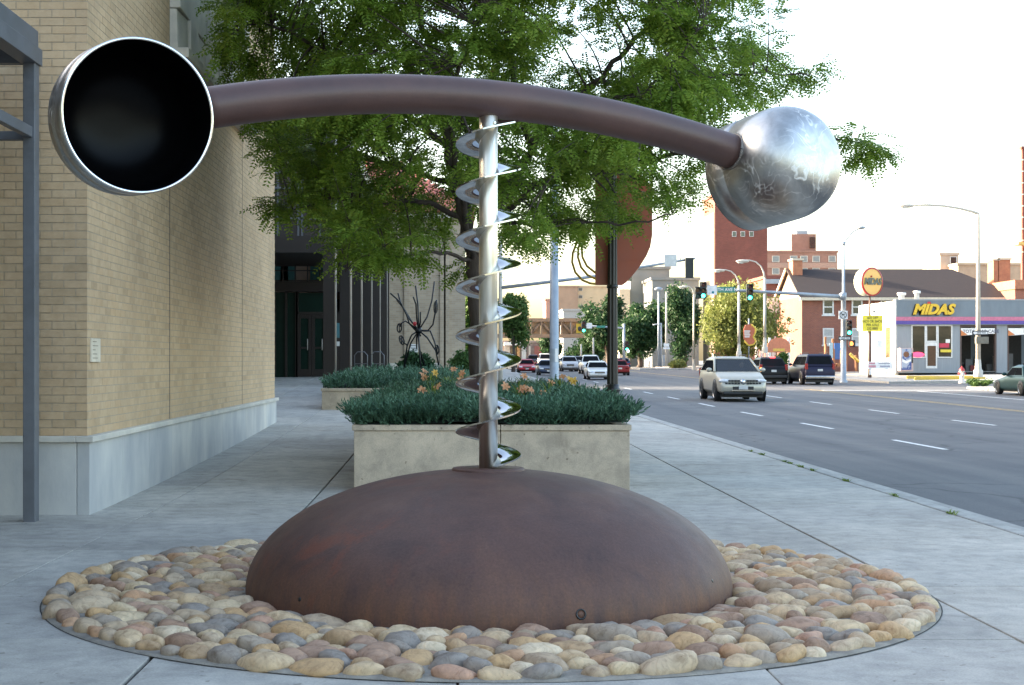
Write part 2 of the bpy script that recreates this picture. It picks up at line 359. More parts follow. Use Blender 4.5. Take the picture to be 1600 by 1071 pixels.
# rusty dome
def rust():
    m, N, L, b = node_mat('rusted_dome_steel')
    v = mapping(N, L)
    base = ramp(N, L, noise(N, L, v, 2.2, 8, .65, .6), [(.3, (.070,.041,.037)), (.55, (.102,.055,.045)), (.75, (.130,.068,.050))])
    patch = ramp(N, L, noise(N, L, v, 3.1, 9, .68, .5), [(.53, (0,0,0)), (.66, (1,1,1))])
    # flaking red patches gather on the left of the dome
    sx = N.new('ShaderNodeSeparateXYZ'); tc = N.new('ShaderNodeTexCoord'); L.new(tc.outputs['Object'], sx.inputs[0])
    mr = N.new('ShaderNodeMapRange'); mr.inputs[1].default_value = .1; mr.inputs[2].default_value = -1.0; L.new(sx.outputs[0], mr.inputs[0])
    mu = N.new('ShaderNodeMath'); mu.operation = 'MULTIPLY'; L.new(patch, mu.inputs[0]); L.new(mr.outputs[0], mu.inputs[1])
    c = mixc(N, L, mu.outputs[0], base, (.145,.054,.036))
    mz = N.new('ShaderNodeMapRange'); mz.inputs[1].default_value = .42; mz.inputs[2].default_value = .02; mz.inputs[4].default_value = .75; L.new(sx.outputs[2], mz.inputs[0])
    st = N.new('ShaderNodeMath'); st.operation = 'MULTIPLY'; L.new(mz.outputs[0], st.inputs[0])
    stretch = mapping(N, L, (5, 5, .5)); L.new(ramp(N, L, noise(N, L, stretch, 2, 6, .7), [(.35, (0,0,0)), (.65, (1,1,1))]), st.inputs[1])
    c = mixc(N, L, st.outputs[0], c, (.18,.082,.042))
    fl = ramp(N, L, noise(N, L, v, 60, 4, .7), [(.3, (.8,.8,.8)), (.7, (1.15,1.13,1.1))]); c = mixc(N, L, 1, c, fl, 'MULTIPLY')
    sc_ = ramp(N, L, noise(N, L, mapping(N, L, (9, 9, 1.2)), 3, 3, .6), [(.7, (0,0,0)), (.76, (.5,.5,.5))]); c = mixc(N, L, sc_, c, (.16,.11,.09))
    L.new(c, b.inputs['Base Color'])
    b.inputs['Roughness'].default_value = .5; b.inputs['Metallic'].default_value = .1; b.inputs['Specular IOR Level'].default_value = .35
    r = N.new('ShaderNodeMapRange'); r.inputs[3].default_value = .42; r.inputs[4].default_value = .72; L.new(noise(N, L, v, 5, 6), r.inputs[0]); L.new(r.outputs[0], b.inputs['Roughness'])
    bp = N.new('ShaderNodeBump'); bp.inputs['Strength'].default_value = .15; bp.inputs['Distance'].default_value = .01
    L.new(noise(N, L, v, 45, 5, .7), bp.inputs['Height']); L.new(bp.outputs[0], b.inputs['Normal'])
    return m
M_RUST = rust()
DR, DH = 1.735, .845
prof = [(DR*.995, -.03), (DR, .0)]+[(DR*math.cos(t)**.92, DH*math.sin(t)) for t in np.linspace(.03, math.pi/2-.09, 40)]
dome = MB().lathe([(DR, -.03)]+[(DR*math.cos(t), .02+DH*math.sin(t)**.97) for t in np.linspace(0, math.pi/2-.05, 44)], (SX,SY,0), n=128).build('dome', M_RUST, sc)
MB().lathe([(.0,.815),(.258,.815),(.262,.82),(.262,.868),(.256,.874),(.0,.874)], (SX,SY,0), n=64).build('collar_plate', M_RUST, sc)
def dome_pt(az, z):                 # point and normal on the dome surface
    s = max(0., min(1., ((z-.02)/DH))); r = DR*math.sqrt(max(0, 1-s*s)); d = Vector((math.cos(az), math.sin(az), 0))
    n = (d*(r/DR**2)+Vector((0,0,(z)/DH**2))).normalized()
    return Vector((SX,SY,z))+d*r, n
for px, zz, rr in ((903, .10, .034), (464, .12, .014), (1141, .19, .016)):
    x = GX(px, 9.1)-SX; az = math.atan2(-math.sqrt(max(.001, 1.70**2-x*x)), x)
    p, n = dome_pt(az, zz)
    if rr > .03:
        MB().lathe([(rr,-.01),(rr,.006),(rr*.72,.006),(rr*.72,-.01)], p, n, 24).build('bolt_ring', M_BLACK, dome)
        MB().lathe([(rr*.72,-.004),(rr*.66,.002),(0,.003)], p, n, 24).build('bolt', M_RUST, dome)
    else: MB().lathe([(rr,-.01),(rr,.003),(0,.003)], p, n, 16).build('drain_hole', M_BLACK, dome)
# polished auger
def polished():
    m, N, L, b = node_mat('polished_stainless')
    b.inputs['Metallic'].default_value = 1; v = mapping(N, L, (14, 14, .35))
    c = ramp(N, L, noise(N, L, v, 2, 5, .6), [(.3, (.70,.61,.46)), (.7, (.96,.91,.80))]); L.new(c, b.inputs['Base Color'])
    r = N.new('ShaderNodeMapRange'); r.inputs[3].default_value = .24; r.inputs[4].default_value = .46; L.new(noise(N, L, v, 5, 5), r.inputs[0]); L.new(r.outputs[0], b.inputs['Roughness'])
    v2 = mapping(N, L); bp = N.new('ShaderNodeBump'); bp.inputs['Strength'].default_value = .02; bp.inputs['Distance'].default_value = .02
    L.new(noise(N, L, v2, 3, 2), bp.inputs['Height']); L.new(bp.outputs[0], b.inputs['Normal'])
    return m
M_POL = polished()
M_BLADE = mat('polished_blade', (.58,.58,.58), .06, 1., col2=(.46,.46,.46), scale=6, rvar=.04, bump=.012, bscale=5)
post = MB().lathe([(.0,.87),(.067,.87),(.067,3.405),(.06,3.412),(0,3.412)], (SX,SY,0), n=48).build('post', M_POL, sc)
MB().lathe([(.014,-.004),(.014,.004),(.006,.006),(0,.004)], (SX+.045, SY-.05, 3.355), (.65,-.76,0), 16).build('pin', M_POL, post)
pitch, ri, ro, th0 = .3455, .064, .236, R(-80)
nt_ = 7.22; n = int(nt_*44); vs = []; fs = []
z0 = .915-pitch*R(20)/(2*math.pi)*0
for i in range(n+1):
    th = th0+2*math.pi*nt_*i/n; z = .885+pitch*(th-th0)/(2*math.pi)+.0
    kk = (.35+.65*(i/10)**.6) if i < 10 else ((.9+.1*(n-i)/14) if i > n-14 else 1.)
    vs.append([(SX+(ri+(ro-ri)*kk*u)*math.cos(th), SY+(ri+(ro-ri)*kk*u)*math.sin(th), z) for u in (0, .25, .5, .75, 1)])
fl = MB(); hh_ = Vector((0,0,.0035)); grid = [(i*5+k, i*5+k+1, i*5+6+k, i*5+5+k) for i in range(n) for k in range(4)]
fl.add([Vector(p)+hh_ for row in vs for p in row], grid, True); fl.add([Vector(p)-hh_ for row in vs for p in row], [g_[::-1] for g_ in grid], True)
me_ = bpy.data.meshes.new('auger_flight')
rim_ = [p for row in vs for p in (Vector(row[4])+hh_*1.6+(Vector(row[4])-Vector((SX,SY,row[4][2]))).normalized()*.001, Vector(row[4])-hh_*1.6+(Vector(row[4])-Vector((SX,SY,row[4][2]))).normalized()*.001)]
fl.add(rim_, [(2*i, 2*i+1, 2*i+3, 2*i+2) for i in range(n)], True)
fl.build('auger_flight', M_BLADE, sc)
# curved arm
M_ARM = mat('brown_patina_tube', (.105,.056,.048), .45, .2, col2=(.078,.043,.038), scale=2.5, rvar=.12, bump=.06, bscale=60)
AD = Vector((2.27, 1.25, 0)).normalized()
BRd = .485
RB = .455
lc = P(217, 181, 9.2); nl = Vector((.47, -.875, -.06)).normalized()
rc = Vector((2.384, 12.16, 3.165)); nr = Vector((-.55, .82, -.14)).normalized()
def arm_pt(t): return Vector((SX,SY,3.535))+AD*t-Vector((0,0,(.054 if t < 0 else .046)*t*t))
def shell_r(s, q):
    cy = .42 if q < .47 else .28
    return q+.004 if s < cy else (q+.004)*max(.0, 1-min(1, (s-cy)/.38)**2)**.33
def wall_hit(c, nn, sgn):
    t = 1.6
    while t < 2.9:
        d = arm_pt(sgn*t)-c; s = -d.dot(nn); r = (d+nn*s).length
        if r < shell_r(s, BRd if sgn < 0 else RB)-.010: return sgn*t
        t += .003
    return sgn*2.2
ARM_T0, ARM_T1 = wall_hit(lc, nl, -1), wall_hit(rc, nr, 1)
pts = []
T0, T1 = ARM_T0, ARM_T1
for t in np.linspace(T0, T1, 60):
    kk = .054 if t < 0 else .046
    pts.append(Vector((SX,SY,3.535))+AD*t-Vector((0,0,kk*t*t)))
MB().tube(pts, .137, 40).build('arm', M_ARM, sc)
# bells
def steel_swirl():
    m, N, L, b = node_mat('swirled_stainless'); b.inputs['Metallic'].default_value = 1
    v = mapping(N, L)
    w = N.new('ShaderNodeTexVoronoi'); w.feature = 'DISTANCE_TO_EDGE'; w.inputs['Scale'].default_value = 5.5
    ad = N.new('ShaderNodeVectorMath'); ad.operation = 'ADD'; n3 = N.new('ShaderNodeTexNoise'); n3.inputs['Scale'].default_value = 3.5; n3.inputs['Detail'].default_value = 4
    L.new(v, n3.inputs['Vector']); L.new(v, ad.inputs[0]); L.new(n3.outputs['Color'], ad.inputs[1]); L.new(ad.outputs[0], w.inputs['Vector'])
    line = ramp(N, L, noise(N, L, v, 3.2, 2, .5, 2.6), [(.47, (0,0,0)), (.495, (1,1,1)), (.505, (1,1,1)), (.53, (0,0,0))])
    zone = ramp(N, L, noise(N, L, v, 2.6, 4, .6), [(.46, (0,0,0)), (.6, (1,1,1))])
    mu = N.new('ShaderNodeMath'); mu.operation = 'MULTIPLY'; L.new(line, mu.inputs[0]); L.new(zone, mu.inputs[1])
    c = ramp(N, L, noise(N, L, v, 6, 7, .7, 1.2), [(.3, (.36,.35,.335)), (.7, (.54,.53,.51))])
    c = mixc(N, L, mu.outputs[0], c, (.80,.78,.75)); L.new(c, b.inputs['Base Color'])
    r = N.new('ShaderNodeMapRange'); r.inputs[3].default_value = .26; r.inputs[4].default_value = .46
    L.new(noise(N, L, v, 9, 6, .7, 1.5), r.inputs[0])
    rr = N.new('ShaderNodeMath'); rr.operation = 'MULTIPLY_ADD'; rr.inputs[1].default_value = .3; L.new(mu.outputs[0], rr.inputs[0]); L.new(r.outputs[0], rr.inputs[2]); L.new(rr.outputs[0], b.inputs['Roughness'])
    bp = N.new('ShaderNodeBump'); bp.inputs['Strength'].default_value = .05; bp.inputs['Distance'].default_value = .02
    L.new(noise(N, L, v, 5, 4), bp.inputs['Height']); L.new(bp.outputs[0], b.inputs['Normal'])
    return m
M_SWIRL = steel_swirl()
M_RIM = mat('bright_rim_steel', (.9,.9,.88), .16, 1., scale=6)
M_INNER = mat('black_bell_lining', (.0025,.0025,.003), .3, 0, scale=4, spec=.10)
def bell(c, nrm, BRd):
    cy = .42 if BRd < .47 else .28
    c = Vector(c); ax = -Vector(nrm).normalized()          # lathe height grows away from the mouth
    prof = [(BRd-.014, .0), (BRd, .0), (BRd+.002, .10), (BRd+.001, .175), (BRd-.010, .182), (BRd-.010, .190), (BRd+.004, .198), (BRd+.004, cy)]
    prof += [((BRd+.004)*math.cos(t)**.66, cy+.38*math.sin(t)) for t in np.linspace(.06, math.pi/2, 30)]
    sh = MB().lathe(prof, c, ax, 96).build('bell_shell', M_SWIRL, sc)
    MB().lathe([(BRd-.016,-.002),(BRd-.013,-.006),(BRd-.003,-.006),(BRd+.001,-.001)], c, ax, 96).build('rim', M_RIM, sh)
    MB().lathe([(BRd-.016,-.001),(BRd-.018,cy-.01)]+[((BRd-.018)*math.cos(t)**.66, cy-.01+.365*math.sin(t)) for t in np.linspace(.06, math.pi/2, 26)], c, ax, 96).build('bell_lining', M_INNER, sh)
    return sh
bell(lc, nl, BRd); bell(rc, nr, RB)
# weld where the arm enters the right bell
for tt, c, nn, qq in ((ARM_T0, lc, nl, BRd), (ARM_T1, rc, nr, RB)):
    ring = []
    for k in range(40):
        th = 2*math.pi*k/40; u = Vector((0,0,1)); tg = (arm_pt(tt)-arm_pt(tt*.98)).normalized(); a = tg.cross(u).normalized(); b = a.cross(tg)
        off = (a*math.cos(th)+b*math.sin(th))*.139; p = arm_pt(tt)+off
        for _ in range(60):
            d = p-c; s = -d.dot(nn); r = (d+nn*s).length; rs_ = shell_r(s, qq)
            if r > rs_: break
            p = p-tg*.004
        for _ in range(60):
            d = p-c; s = -d.dot(nn); r = (d+nn*s).length; rs_ = shell_r(s, qq)
            if r < rs_+.004: break
            p = p+tg*.003
        ring.append(p+(p-arm_pt(tt)).normalized()*random.uniform(-.002, .003))
    ring.append(ring[0]); MB().tube(ring, [.012+random.uniform(-.003, .004) for _ in ring], 8, cap=False).build('weld_bead', mat('weld_metal', (.30,.27,.24), .5, .8, scale=40, bump=.6, bscale=120), sc)
# ---------------------------------------------------------------- stone bed
bed = thing('river_stone_bed', (SX, SY, 0), 'round bed of mortared river stones around the rusty dome', 'stone bed')
CR = 3.11
M_BED = mat('bed_mortar', (.30,.27,.225), .95, col2=(.19,.17,.145), scale=6, bump=.5, bscale=50)
MB().lathe([(1.5,.012),(CR-.06,.016),(CR-.012,.012),(CR-.004,.0035)], (SX,SY,0), n=120).build('mortar_base', M_BED, bed)
MB().lathe([(CR-.004,.0035),(CR+.005,.0035)], (SX,SY,0), n=120).build('edge_joint', M_JOINT, bed)
SCOL = [(.38,.27,.165), (.48,.37,.245), (.27,.18,.13), (.42,.265,.165), (.25,.22,.195), (.56,.47,.35), (.32,.215,.16), (.38,.30,.215), (.24,.22,.205), (.44,.30,.165), (.30,.255,.21), (.40,.25,.18), (.52,.42,.285), (.35,.275,.20), (.45,.36,.26)]
def stone_mat(name, src):
    m, N, L, b = node_mat(name)
    s = N.new('ShaderNodeObjectInfo').outputs['Random'] if src == 'object' else N.new('ShaderNodeNewGeometry').outputs['Random Per Island']
    c = ramp(N, L, s, [(i/len(SCOL), (k[0]*1.04, k[1]*.98, k[2]*.90)) for i, k in enumerate(SCOL)], 'CONSTANT')
    pos = N.new('ShaderNodeNewGeometry').outputs['Position']
    a = ramp(N, L, noise(N, L, pos, 14, 6, .7, .8), [(.3, (.6,.54,.48)), (.5, (1,1,1)), (.72, (1.3,1.26,1.2))])
    c = mixc(N, L, 1, c, a, 'MULTIPLY')
    w = N.new('ShaderNodeTexWave'); w.inputs['Scale'].default_value = 2.6; w.inputs['Distortion'].default_value = 16; w.inputs['Detail'].default_value = 3; L.new(pos, w.inputs['Vector'])
    vein = ramp(N, L, w.outputs['Fac'], [(.0, (.72,.6,.5)), (.05, (1,1,1))]); c = mixc(N, L, .3, c, vein, 'MULTIPLY')
    pit = ramp(N, L, noise(N, L, pos, 95, 3, .6), [(.28, (.6,.56,.5)), (.38, (1,1,1))]); c = mixc(N, L, .8, c, pit, 'MULTIPLY')
    L.new(c, b.inputs['Base Color']); b.inputs['Roughness'].default_value = .62; b.inputs['Specular IOR Level'].default_value = .35
    bp = N.new('ShaderNodeBump'); bp.inputs['Strength'].default_value = .3; bp.inputs['Distance'].default_value = .008
    L.new(noise(N, L, pos, 40, 5, .65), bp.inputs['Height']); L.new(bp.outputs[0], b.inputs['Normal'])
    return m
M_ST_O, M_ST_I = stone_mat('river_stone', 'object'), stone_mat('river_stone_rest', 'island')
import bmesh
base_st = []
for s in range(10):
    bm = bmesh.new(); bmesh.ops.create_icosphere(bm, subdivisions=3, radius=1)
    ph = [random.uniform(0, 6.28) for _ in range(9)]
    pw = random.uniform(2.1, 2.9)
    for v in bm.verts:
        d = v.co.normalized()
        k = 1+.07*math.sin(2.1*d.x+ph[0])*math.sin(1.7*d.y+ph[1])+.07*math.sin(3.3*d.y+ph[2])*math.cos(2.2*d.z+ph[3])+.05*math.sin(4.5*d.x+ph[4])+.03*math.sin(6*d.y+5*d.x+ph[5])
        sup = (abs(d.x)**pw+abs(d.y)**pw+abs(d.z)**pw)**(-1/pw)
        v.co = d*k*sup
        v.co += d*(.035*math.sin(9*d.x+7*d.z+ph[7])*math.sin(8*d.y+ph[8]))
        v.co.y *= 1+.24*math.sin(1.3*d.x+ph[6])
    me = bpy.data.meshes.new('stone'); bm.to_mesh(me); bm.free()
    me.polygons.foreach_set('use_smooth', [True]*len(me.polygons)); base_st.append(me)
st = []
tries = 0
while tries < 60000:
    tries += 1
    if tries < 2600: r = CR-.105+random.uniform(-.012, .012); a = random.uniform(0, 6.2832)      # an even outer row first
    else: r = math.sqrt(random.uniform(1.80**2, (CR-.12)**2)); a = random.uniform(0, 6.2832)
    x, y = r*math.cos(a), r*math.sin(a)
    big = random.choice((.72, .85, .95, 1, 1.1, 1.3)) if tries < 30000 else random.uniform(.6, .8)
    ok = True
    for (u, v, b2) in st:
        q = (big+b2)/2
        if ((x-u)/(.20*q))**2+((y-v)/(.150*q))**2 < 1: ok = False; break
    if ok: st.append((x, y, big))
def vis(s): return -((s[1]+SY) + (6 if (s[1] > .3 and abs(s[0]*10.62/(SY+s[1])) < 1.5) else 0))
st.sort(key=vis, reverse=True)
for me in base_st: me.materials.append(M_ST_O)
restV = []; restF = []; off = 0
for i, (x, y, b2) in enumerate(st):
    me = random.choice(base_st); a, b, c = random.uniform(.104, .136)*b2, random.uniform(.072, .094)*b2, random.uniform(.046, .072)*b2**.6
    rz = random.gauss(0, .5)
    if math.hypot(x, y) > CR-.19: rz = math.atan2(y, x)+math.pi/2+random.gauss(0, .12)
    mt = Matrix.LocRotScale(Vector((x, y, .018+random.uniform(-.008, .012)-.022*max(0, min(1, (2.1-math.hypot(x, y))/.3)))), Matrix.Rotation(rz, 3, 'Z').to_quaternion() @ Matrix.Rotation(random.gauss(0, .16), 3, 'X').to_quaternion() @ Matrix.Rotation(random.gauss(0, .12), 3, 'Y').to_quaternion(), Vector((a, b, c)))
    if i < 300:
        o = link_mesh('stone', me, bed); o.matrix_basis = mt
    else:
        n = len(me.vertices); co = np.empty(n*3); me.vertices.foreach_get('co', co); co = co.reshape(-1, 3) @ np.array(mt.to_3x3()).T+np.array(mt.translation)
        fi = np.empty(len(me.polygons)*3, np.int32); me.polygons.foreach_get('vertices', fi)
        restV.append(co); restF.append(fi.reshape(-1, 3)+off); off += n
if restV:
    o = link_mesh('stones', np_mesh('stones', np.concatenate(restV), np.concatenate(restF), [M_ST_I], True), bed); tag(o, kind='stuff')
print('stones', len(st))
# ================================================================ brick museum building on the left
BX, BY0, BY1, BH = -3.95, 15.70, 31.80, 9.7
mus = thing('brick_building', (BX, BY0, 0), 'tan brick building with pale limestone base on the left', 'building')
MB().box(-22, BX-.003, BY0+.006, BY1, -.3, BH).build('wall_core', M_MORTAR, mus)
MB().box(-34, -12.5, BY1+.01, 84, -.3, BH+4.5).build('rear_shade_mass', M_MORTAR, mus)  # unseen mass added to keep the low sun off the street
MB().box(-12.49, -8.2, BY1+.01, 41, -.3, BH-.2).build('link_shade_mass', M_MORTAR, mus)  # unseen filler added to close the gap the sun came through
MB().box(-24, -11.5, -40, BY0-.0, -.3, BH).build('wing', M_MORTAR, mus)  # off-frame block added so the near plaza stays out of the sun
MB().box(-24.2, BX+.06, BY0-.06, BY1+.06, BH, BH+.3).build('parapet_cap', M_LIME, mus)
MB().box(-24.2, -11.4, -40.1, BY0-.07, BH, BH+.3).build('parapet_cap', M_LIME, mus)
bl, bh, pl, ph_, zb = .245, .0775, .255, .0875, .845
def brick_mesh(L, ax):
    b = MB()
    if ax == 'x': b.box(-L, 0, 0, .05, 0, bh)
    else: b.box(-.05, 0, 0, L, 0, bh)
    return b.mesh('brick', M_BRICK)
bmx, bmxh, bmy, bmyh = brick_mesh(bl, 'x'), brick_mesh(.117, 'x'), brick_mesh(bl, 'y'), brick_mesh(.117, 'y')
SV = []; SF = []; nb = 0; so = 0
def add_brick(x0, x1, y0, y1, z0, z1):
    global so
    SV.append([(x0,y0,z0),(x1,y0,z0),(x1,y1,z0),(x0,y1,z0),(x0,y0,z1),(x1,y0,z1),(x1,y1,z1),(x0,y1,z1)])
    SF.append([(so+a, so+b, so+c, so+d) for a, b, c, d in ((0,3,2,1),(4,5,6,7),(0,1,5,4),(1,2,6,5),(2,3,7,6),(3,0,4,7))]); so += 8
cj = (20.2, 27.0)
for c in range(int((BH-zb)/ph_)):
    z = zb+c*ph_; x = BX-.0; odd = c % 2; first = True
    while x > -11.5:                                   # near face
        L = .117 if (first and odd) else bl
        jit = random.uniform(-.003, .003)
        if x > -4.90 and z < 5.5:
            o = link_mesh('brick', bmxh if L < .2 else bmx, mus, Vector((x, BY0+jit, z))-ORG[mus.name]); nb += 1
        else: add_brick(x-L, x, BY0+jit, BY0+.05, z, z+bh)
        x -= L+.010; first = False
    y = BY0+.052; first = True; seg = 0
    ends = [cj[0]-.03, cj[1]-.03, BY1]; starts = [BY0+.054, cj[0]+.03, cj[1]+.03]
    for s in range(3):
        if s == 1 and z > 5.78: continue
        y = starts[s]; first = True
        while y < ends[s]-.03:
            L = .117 if (first and not odd) else bl
            L = min(L, ends[s]-y); jit = random.uniform(-.0006, .0006)
            if s == 0 and first and z < 5.5 and nb < 299:
                link_mesh('brick', bmyh if L < .2 else bmy, mus, Vector((BX+jit, y, z))-ORG[mus.name]); nb += 1
            else: add_brick(BX-.05, BX+jit, y, y+L, z, z+bh)
            y += L+.0045; first = False
o = link_mesh('brickwork', np_mesh('brickwork', np.array(SV).reshape(-1, 3)-np.array(ORG[mus.name]), np.array(SF).reshape(-1, 4), [M_BRICKS]), mus); tag(o, kind='stuff')
print('bricks', nb, len(SV))
for yj in cj: MB().box(BX-.03, BX-.0015, yj-.028, yj+.028, .843, 5.8).build('control_joint', mat('sealant_and_shadow', (.10,.075,.05), .8), mus)  # strip widened so the joint's shadow is part of its dark colour
# limestone base panels and ledge
yj = [15.66, 17.2, 18.7, 20.2, 21.6, 23.1, 24.5, 26.0, 27.2, 28.7, 30.2, 31.80]
for a, b in zip(yj[:-1], yj[1:]): MB().box(BX-.1, BX+.035, a+.004, b-.004, -.2, .775).build('base_panel', M_LIMEB, mus, bevel=.005)
xj = [BX-.102, -5.5, -7.0, -8.5, -10, -11.5]
for a, b in zip(xj[:-1], xj[1:]): MB().box(b+.004, a-.004, BY0-.04, BY0+.1, -.2, .775).build('base_panel', M_LIMEB, mus, bevel=.005)
for a, b in zip(yj[::3], yj[3::3]+[31.86]): MB().box(BX-.1, BX+.085, (a if a > 15.7 else BY0-.09), b-.004, .776, .842).build('ledge', M_LIME, mus, bevel=.008)
MB().box(-11.5, BX-.102, BY0-.09, BY0+.1, .776, .842).build('ledge', M_LIME, mus, bevel=.008)
# split-face stone panel high on the long wall
z = 5.94; r = 0
while z < BH-.05:
    h = random.choice((.42, .55, .62)); h = min(h, BH-z); y = cj[0]+.02+(0 if r % 2 else .0)
    while y < cj[1]-.05:
        L = random.uniform(.55, 1.3); L = min(L, cj[1]-.02-y)
        if cj[1]-.02-y-L < .3: L = cj[1]-.02-y
        d = random.uniform(.06, .17)
        MB().hexa([(BX-.1,y+.006,z+.006),(BX+d,y+.006,z+.006),(BX+d+random.uniform(-.04,.04),y+L-.006,z+.006),(BX-.1,y+L-.006,z+.006),
                   (BX-.1,y+.006,z+h-.006),(BX+d+random.uniform(-.02,.02),y+.006,z+h-.006),(BX+d+random.uniform(-.03,.03),y+L-.006,z+h-.006),(BX-.1,y+L-.006,z+h-.006)]).build('stone_block', M_LIME, mus, bevel=.012)
        y += L
    z += h; r += 1
MB().box(BX-.05, BX+.27, cj[0]-.05, cj[1]+.2, 5.80, 5.935).build('stone_sill', M_LIME, mus, bevel=.01)
# small notice plaque beside the corner
pq = thing('wall_plaque', P(147, 566, 16.0), 'small pale notice plaque on the tan brick wall near the corner', 'plaque')
Ya, Yb = 3.95*F/(VX-140), 3.95*F/(VX-154)
MB().box(BX+.001, BX+.022, Ya, Yb, GZ(566, 15.9), GZ(529, 15.9)).build('plate', mat('plaque_face', (.66,.58,.45), .6), pq, bevel=.003)
for i, (u, v) in enumerate(((.05,.30),(.05,.42),(.05,.22),(.05,.34),(.05,.40))):
    zz = GZ(533+i*6.4, 15.9); MB().box(BX+.0215, BX+.0235, Ya+u, Ya+u+v*.55, zz-.012, zz-.004).build('print_line', mat('plaque_print', (.2,.15,.1), .6), pq)
# ---------------------------------------------------------------- grey steel canopy frame
cn = thing('steel_canopy', (-4.37, 15.06, 0), 'grey steel canopy frame with post at the left edge', 'canopy')
MB().box(-4.432, -4.308, 15.0, 15.16, -.02, 4.69).build('post', M_STEEL_GREY, cn, bevel=.008)
MB().box(-4.46, -4.285, 5.0, 15.20, 4.68, 4.85).build('beam', M_STEEL_GREY, cn, bevel=.006)
MB().box(-4.50, -4.31, 5.0, 15.14, 4.853, 5.03).build('fascia', M_STEEL_GREY, cn, bevel=.006)
MB().box(-11.4, -4.47, 15.02, 15.14, 4.68, 4.85).build('beam', M_STEEL_GREY, cn, bevel=.006)
MB().box(-11.4, -4.51, 5.0, 15.01, 4.86, 4.96).build('roof_deck', M_STEEL_GREY, cn)
MB().box(-4.41, -4.33, 5.0, 14.995, 3.92, 4.03).build('rail', M_STEEL_GREY, cn, bevel=.006)
MB().box(-11.4, -4.435, 15.03, 15.12, 3.90, 3.99).build('rail', M_STEEL_GREY, cn, bevel=.006)
MB().box(-4.43, -4.31, 5.0, 5.14, -.02, 4.68).build('post', M_STEEL_GREY, cn, bevel=.008)
# ================================================================ planters
def planter(x0, x1, y0, y1, z0, z1, label, jx):
    t = thing('concrete_planter', ((x0+x1)/2, (y0+y1)/2, z0), label, 'planter', 'long concrete planters')
    w = .16
    MB().box(x0, jx-.004, y0, y0+w, z0-.1, z1-.075).build('front_wall', M_PLANTER, t, bevel=.008)
    MB().box(jx+.004, x1, y0, y0+w, z0-.1, z1-.075).build('front_wall', M_PLANTER, t, bevel=.008)
    MB().box(x0, x1, y1-w, y1, z0-.1, z1-.075).build('back_wall', M_PLANTER, t, bevel=.008)
    MB().box(x0, x0+w, y0+w+.002, y1-w-.002, z0-.1, z1-.075).build('side_wall', M_PLANTER, t, bevel=.008)
    MB().box(x1-w, x1, y0+w+.002, y1-w-.002, z0-.1, z1-.075).build('side_wall', M_PLANTER, t, bevel=.008)
    e = .022
    for (a, b, c, d) in ((x0-e, jx-.003, y0-e, y0+w+.03), (jx+.003, x1+e, y0-e, y0+w+.03), (x0-e, x1+e, y1-w-.03, y1+e), (x0-e, x0+w+.03, y0+w+.034, y1-w-.034), (x1-w-.03, x1+e, y0+w+.034, y1-w-.034)):
        MB().box(a, b, c, d, z1-.073, z1).build('coping', M_PLANTER, t, bevel=.01)
    MB().box(x0+w, x1-w, y0+w, y1-w, z0, z1-.08).build('soil', mat('soil', (.05,.035,.025), .95, scale=10), t)
    return t
P1 = (GX(553, 18.3), GX(984, 18.3), 18.30, 28.2); pz1 = GZ(664, 18.3)
planter(*P1, .0, pz1, 'nearest concrete planter, directly behind the dome', GX(782, 18.3))
P2 = (-3.32, .4, 36.0, 46.0); pz2 = GZ(607, 36)
planter(*P2, .40, pz2, 'low far concrete planter in front of the dark columns', -1.2)
# ---------------------------------------------------------------- juniper
def leafmat(name, stops, trans=.25, rough=.55, nscale=1.4):
    m, N, L, b = node_mat(name)
    s = N.new('ShaderNodeNewGeometry'); n = noise(N, L, s.outputs['Position'], nscale, 3, .6)
    ad = N.new('ShaderNodeMath'); ad.operation = 'MULTIPLY_ADD'; ad.inputs[1].default_value = .45; L.new(s.outputs['Random Per Island'], ad.inputs[0])
    sb = N.new('ShaderNodeMath'); sb.operation = 'SUBTRACT'; sb.inputs[1].default_value = .22; L.new(n, sb.inputs[0]); L.new(sb.outputs[0], ad.inputs[2])
    c = ramp(N, L, ad.outputs[0], stops); L.new(c, b.inputs['Base Color']); b.inputs['Roughness'].default_value = rough; b.inputs['Specular IOR Level'].default_value = .3
    if trans:
        tr = N.new('ShaderNodeBsdfTranslucent'); L.new(c, tr.inputs[0]); ms = N.new('ShaderNodeMixShader'); ms.inputs[0].default_value = trans
        L.new(b.outputs[0], ms.inputs[1]); L.new(tr.outputs[0], ms.inputs[2]); L.new(ms.outputs[0], N['Material Output'].inputs[0])
    return m
M_JUN = leafmat('juniper_needles', [(.2, (.034,.080,.045)), (.5, (.072,.155,.092)), (.8, (.14,.25,.155))], .1)
def nrm(a): return a/np.maximum(np.linalg.norm(a, axis=-1, keepdims=True), 1e-9)
def frame(D):
    up = np.where(np.abs(D[:, 2:3]) < .9, np.array([[0,0,1.]]), np.array([[1.,0,0]])); A = nrm(np.cross(D, up)); return A, np.cross(D, A)
